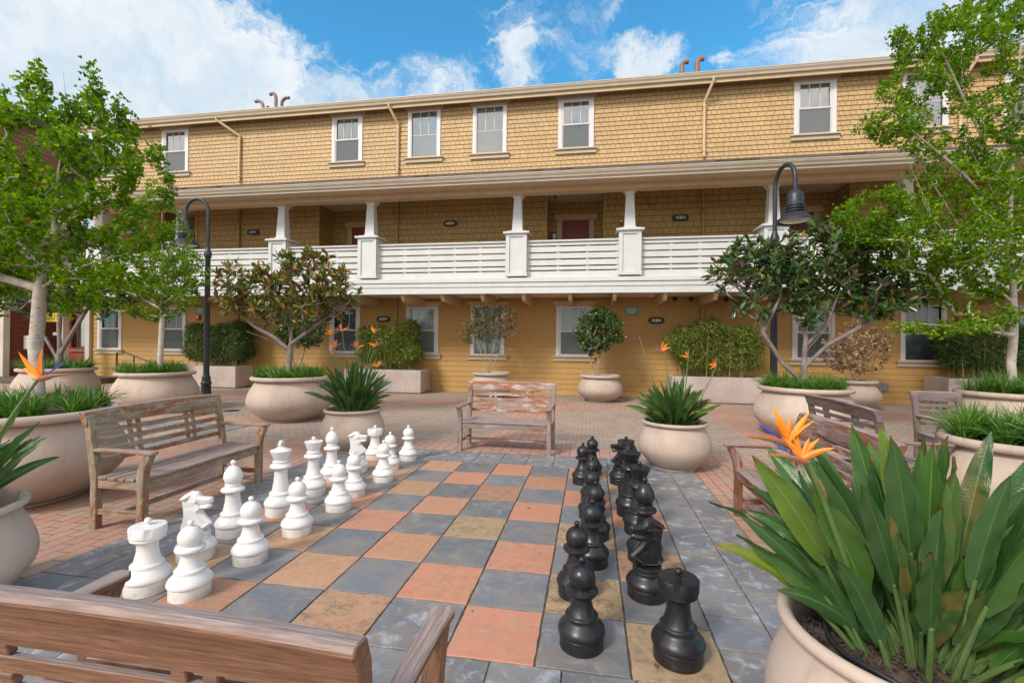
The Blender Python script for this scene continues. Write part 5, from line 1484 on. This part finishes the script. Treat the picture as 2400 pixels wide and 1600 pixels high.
# --- bird of paradise
def strelitzia(label, x, y, z, leaves, hi=False, seed=1, group='bird of paradise plants in small pots'):
    """leaves: (azimuth deg, lean 0..1, petiole length, blade length, twist)"""
    t = thing('bird_of_paradise_plant', label, 'plant', (x, y, z), 0, group)
    rr = random.Random(seed)
    vs = []; fs = []; at = []; st = MB()
    nu, nv = (4, 12) if hi else (2, 7)
    for (az, lean, pl, blen, tw) in leaves:
        if hi and seed == 11 and 190 < az % 360 < 285 and lean > .7: continue
        az = R(az); dx, dy = math.cos(az), math.sin(az)
        r0 = rr.uniform(.0, .20 if hi else .15)*min(1, lean+.25)
        p0 = Vector((dx*r0, dy*r0, -.02))
        el0 = math.pi/2-lean*.55; el1 = math.pi/2-lean*1.0; 
        # spine: petiole then blade, bending outward
        Lt = pl+blen; n1 = 7; pts = []; p = p0.copy()
        wob = rr.uniform(-.25, .25)
        seg = 24
        for q in range(seg+1):
            u = q/seg
            el = el0+(el1-el0)*u**1.2-lean*.35*max(0, u-.6)
            a_ = az+wob*u*.5
            if q: p = p+Vector((math.cos(a_)*math.cos(el), math.sin(a_)*math.cos(el), math.sin(el)))*(Lt/seg)
            pts.append(p.copy())
        ip = int(seg*pl/Lt)
        st.tube([pts[q] for q in range(0, ip+2, 2)]+[pts[ip+1]], [.011*(1-.45*q/(ip+2)) for q in range(0, ip+2, 2)]+[.005], 7 if hi else 5)
        W_ = blen*rr.uniform(.09, .125)*(1 if hi else .95)
        fold = rr.uniform(.25, .75); dead = 1. if rr.random() < .05 else (.3 if rr.random() < .12 else 0.)
        o = len(vs)
        for q in range(nv+1):
            v = q/nv
            f = ip+(seg-ip)*v; i0 = min(seg-1, int(f)); pp = pts[i0].lerp(pts[min(seg, i0+1)], f-i0)
            tg = (pts[min(seg, i0+1)]-pts[max(0, i0-1)]).normalized()
            side = tg.cross(Vector((0, 0, 1)))
            if side.length < .05: side = Vector((-dy, dx, 0))
            side.normalize(); nrm = side.cross(tg).normalized()
            rot_ = Matrix.Rotation(tw+v*tw*.4, 3, tg); side = rot_ @ side; nrm = rot_ @ nrm
            w = W_*(math.sin(math.pi*min(1, (v*.93+.045))**.78)**.8 if v < 1 else .02)
            for k in range(-nu, nu+1):
                u = k/nu
                rip = .006*math.sin(v*19+az*9+k*.7)*abs(u)*(blen/.4) if hi else 0
                q_ = pp+side*(u*w*math.cos(fold*abs(u)*.9))+nrm*(abs(u)*w*math.sin(fold)*.75+rip)
                vs.append(tuple(q_)); at.append((abs(u), v, dead, 1))
        m_ = 2*nu+1
        fs += [(o+q*m_+k, o+q*m_+k+1, o+(q+1)*m_+k+1, o+(q+1)*m_+k) for q in range(nv) for k in range(2*nu)]
    me = bpy.data.meshes.new('leaves'); me.from_pydata(vs, [], fs)
    ca = me.color_attributes.new('blade', 'FLOAT_COLOR', 'POINT'); ca.data.foreach_set('color', np.array(at, np.float32).ravel())
    me.polygons.foreach_set('use_smooth', [True]*len(fs)); me.materials.append(MATS['leaf_strelitzia'])
    ob = bpy.data.objects.new('leaves', me); COL.objects.link(ob); ob.parent = t
    st.build('stems', 'flower_stalk', t)
    return t
def blade_strip(pts, widths, normal, name, mat, parent, cupped=.4):
    vs = []; fs = []; at = []
    n = len(pts)
    for i, p in enumerate(pts):
        tg = (pts[min(i+1, n-1)]-pts[max(i-1, 0)]).normalized(); sd = tg.cross(normal).normalized(); nn_ = sd.cross(tg)
        for k in (-1, -.5, 0, .5, 1):
            vs.append(tuple(p+sd*k*widths[i]+nn_*abs(k)*widths[i]*cupped)); at.append((abs(k), i/(n-1), 0, 1))
    fs = [(i*5+k, i*5+k+1, (i+1)*5+k+1, (i+1)*5+k) for i in range(n-1) for k in range(4)]
    return vs, fs, at
def flower(plant, base, head, beak, size, up_=(0, 0, 1), npet=5, petcol='petal_orange', stalk=True, seed=0, spread=1., sr=.007, toff=(0, 0, 0)):
    """beak: unit direction of the bract; petals rise from the head"""
    rr = random.Random(seed)
    base, head, beak, up_ = Vector(base), Vector(head), Vector(beak).normalized(), Vector(up_).normalized()
    st = MB()
    if stalk:
        mid = base.lerp(head, .55)+Vector((0, 0, .05))*size*2-beak*.1*size
        pts = [base.lerp(mid, k/4)*(1-k/4)+mid*(k/4) if False else (base*(1-k/10)**2+mid*2*(k/10)*(1-k/10)+head*(k/10)**2) for k in range(11)]
        st.tube(pts, [sr*(1.1-.03*k) for k in range(11)], 8)
    else:
        st.tube([head-beak*.02, head], sr, 6)
    f = st.build('flower', 'flower_stalk', plant)
    # bract: boat shaped beak
    n = 9; vs = []; fs = []; at = []
    L_ = size*1.25
    side = beak.cross(up_).normalized()
    for i in range(n):
        u = i/(n-1); c = head+beak*(L_*u)+up_*(L_*.10*math.sin(u*math.pi*.9)-.0)
        r_ = size*.15*((1-u)**.75+.02)*(.6+.4*min(1, u*5))
        for k in range(9):
            a = math.pi*(-.08+1.16*k/8)
            vs.append(tuple(c-up_*r_*math.sin(a)*1.25+side*r_*math.cos(a)*.62)); at.append((max(0, 1-math.sin(max(0, min(math.pi, a)))*1.5), u, 0, 1))
    fs = [(i*9+k, i*9+k+1, (i+1)*9+k+1, (i+1)*9+k) for i in range(n-1) for k in range(8)]
    me = bpy.data.meshes.new('beak'); me.from_pydata(vs, [], fs)
    ca = me.color_attributes.new('blade', 'FLOAT_COLOR', 'POINT'); ca.data.foreach_set('color', np.array(at, np.float32).ravel())
    me.polygons.foreach_set('use_smooth', [True]*len(fs)); me.materials.append(MATS['bract'])
    ob = bpy.data.objects.new('beak', me); COL.objects.link(ob); ob.parent = f
    V_ = []; F_ = []
    for q in range(npet):
        a = (-.75+1.65*q/(max(1, npet-1)))*spread+rr.uniform(-.12, .12)
        d = (up_*math.cos(a)-beak*math.sin(a)+side*rr.uniform(-.28, .28)).normalized()
        l_ = size*rr.uniform(.75, 1.1); o0 = head+beak*size*(.12+.05*q)*(1 if a < 0 else .6)
        pts = [o0+d*l_*k/7+up_*.05*l_*math.sin(math.pi*k/7) for k in range(8)]
        wd = [l_*.092*w for w in (.35, .75, 1, 1, .85, .62, .35, .03)]
        v, ff, _ = blade_strip(pts, wd, side if rr.random() < .6 else beak, '', '', None, .5)
        F_ += [tuple(i+len(V_) for i in f_) for f_ in ff]; V_ += v
    mb = MB(); mb.add(V_, F_, None, True); mb.build('petals', petcol, f)
    d = (beak*.9+up_*.45).normalized(); o0 = head+beak*size*.15+up_*.02*size
    v, ff, _ = blade_strip([o0+d*size*.95*k/6 for k in range(7)], [size*w for w in (.015, .02, .022, .03, .05, .03, .004)], side, '', '', None, .5)
    mb = MB(); mb.add(v, ff, None, True); mb.build('tongue', 'petal_blue', f)
def ring_leaves(n, rr, l0, l1, pl, lean=(.1, 1.), tw=.6):
    out = []
    for k in range(n):
        u = (k+.5)/n
        le = lean[0]+(lean[1]-lean[0])*u**.8
        out.append((k*137.5+rr.uniform(-40, 40), max(0, le+rr.uniform(-.2, .2)), pl*rr.uniform(.7, 1.2)*(1-.3*u), rr.uniform(l0, l1), rr.uniform(-tw, tw)))
    return out
rr = random.Random(3)
p1 = strelitzia('bird of paradise plant with many orange flowers, left of the center bench', -3.41, 6.31, .5, ring_leaves(95, rr, .30, .44, .42, (.03, 1.2), 1.3)+ring_leaves(40, rr, .26, .36, .14, (.2, 1.3), 1.3), seed=3)
heads = [(-.38, 0, 1.17, 1), (-.19, .0, 1.23, -1), (-.31, 0, 1.0, 1), (-.37, .05, .88, -1), (.06, 0, .99, -1), (.27, .05, 1.21, 1), (.31, 0, 1.01, 1), (.355, 0, .72, 1)]
for k, (hx, hy, hz, sg) in enumerate(heads):
    flower(p1, (hx*.3, 0, .1), (hx, hy, hz-.02), (sg*.85, .1, .35), .115, (-.1*sg, 0, 1), 5, seed=k, sr=.006)
rr = random.Random(5)
p2 = strelitzia('bird of paradise plant with grey green leaves and four tall blooms, right of the board', 1.07, 6.24, .5, ring_leaves(110, rr, .32, .46, .24, (.03, 1.3), 1.3)+ring_leaves(50, rr, .26, .36, .08, (.3, 1.35), 1.3), seed=5)
flower(p2, (-.1, 0, .1), (-.42, 0, 1.08), (-.25, 0, 1), .09, (-.6, 0, .5), 0, seed=2, sr=.006)
flower(p2, (-.02, 0, .1), (-.14, 0, .98), (-1, 0, .12), .125, (.25, 0, 1), 6, seed=3, sr=.0065)
flower(p2, (.1, 0, .1), (.16, 0, .90), (.12, 0, 1), .10, (-.8, 0, .6), 4, seed=4, sr=.0065, petcol='petal_orange')
flower(p2, (.2, 0, .1), (.50, 0, .80), (.1, 0, 1), .10, (-.8, 0, .6), 4, seed=5, sr=.0065)
rr = random.Random(11)
fg = ring_leaves(120, rr, .32, .47, .34, (.02, 1.45), 1.9)+ring_leaves(70, rr, .26, .40, .15, (.15, 1.35), 1.9)
p3 = strelitzia('large bird of paradise plant with broad leaves in the right foreground', 1.14, 1.82, .5, fg, True, 11)
flower(p3, (-.2, -.05, .1), (-.482, -.266, .714), (-1, .15, .02), .095, (.12, .05, 1), 6, seed=7, sr=.009)
flower(p3, (-.15, .0, .1), (-.474, -.164, .738), (-1, .1, .10), .125, (.2, 0, 1), 6, seed=9, sr=.009)
rr = random.Random(17)
p4 = strelitzia('bird of paradise plant cut off by the left edge, with one orange flower', -3.67, 2.03, .5, ring_leaves(54, rr, .3, .42, .28, (.1, 1.25), 1.1), True, 17)
flower(p4, (.55, -.28, .1), (1.207, -.316, .878), (1, .05, .13), .15, (-.85, 0, .53), 5, seed=21, sr=.008, spread=.95)

# ================================================================== small things
# mulch chips and drip hose in the foreground pot
mb = MB()
for k in range(900):
    a = random.uniform(0, 6.28); r_ = .33*math.sqrt(random.random()); l_ = random.uniform(.008, .03); w_ = random.uniform(.003, .008)
    M_ = Matrix.Translation((1.10+r_*math.cos(a), 1.80+r_*math.sin(a), .505+random.uniform(-.005, .02))) @ Matrix.Rotation(random.uniform(0, 6.28), 4, 'Z') @ Matrix.Rotation(random.uniform(-.7, .7), 4, 'Y')
    mb.box(-l_/2, l_/2, -w_/2, w_/2, -.002, .002, None, M_)
tag(mb.build('bark_mulch', 'mulch'), 'dark bark chips covering the soil of the foreground pot', 'mulch', None, 'stuff')
mb = MB()
pts = []
for k in range(22):
    a = R(85+k*9.2); pts.append((1.10+.255*math.cos(a), 1.80+.255*math.sin(a), .535+.006*math.sin(k)))
mb.tube(pts, .0085, 10)
tag(mb.build('drip_hose', 'rubber'), 'black drip hose lying on the mulch of the foreground pot', 'hose')
# fallen leaves and petals
n = 260
pos = np.stack([rng.uniform(-8, 5, n), rng.uniform(2.2, 13.2, n), np.full(n, .018)], axis=1)
tag(scatter('leaf_litter', LEAF_OVAL[0], LEAF_OVAL[1], pos, rand_dirs(n, 0, .05), rand_dirs(n, 3.), rng.uniform(.018, .045, n), 'leaf_dry'), 'small dry leaves scattered over the paving and slabs', 'leaves', None, 'stuff')
# drain cover
mb = MB(); mb.lathe([(0, .004), (.16, .004), (.17, .002), (.175, 0)], (0, 0, 0), 28)
tag(mb.build('drain_cover', 'black_metal', None, loc=(-7.9, 9.2, .001)), 'small dark round cover in the paving behind the left bench', 'drain cover')
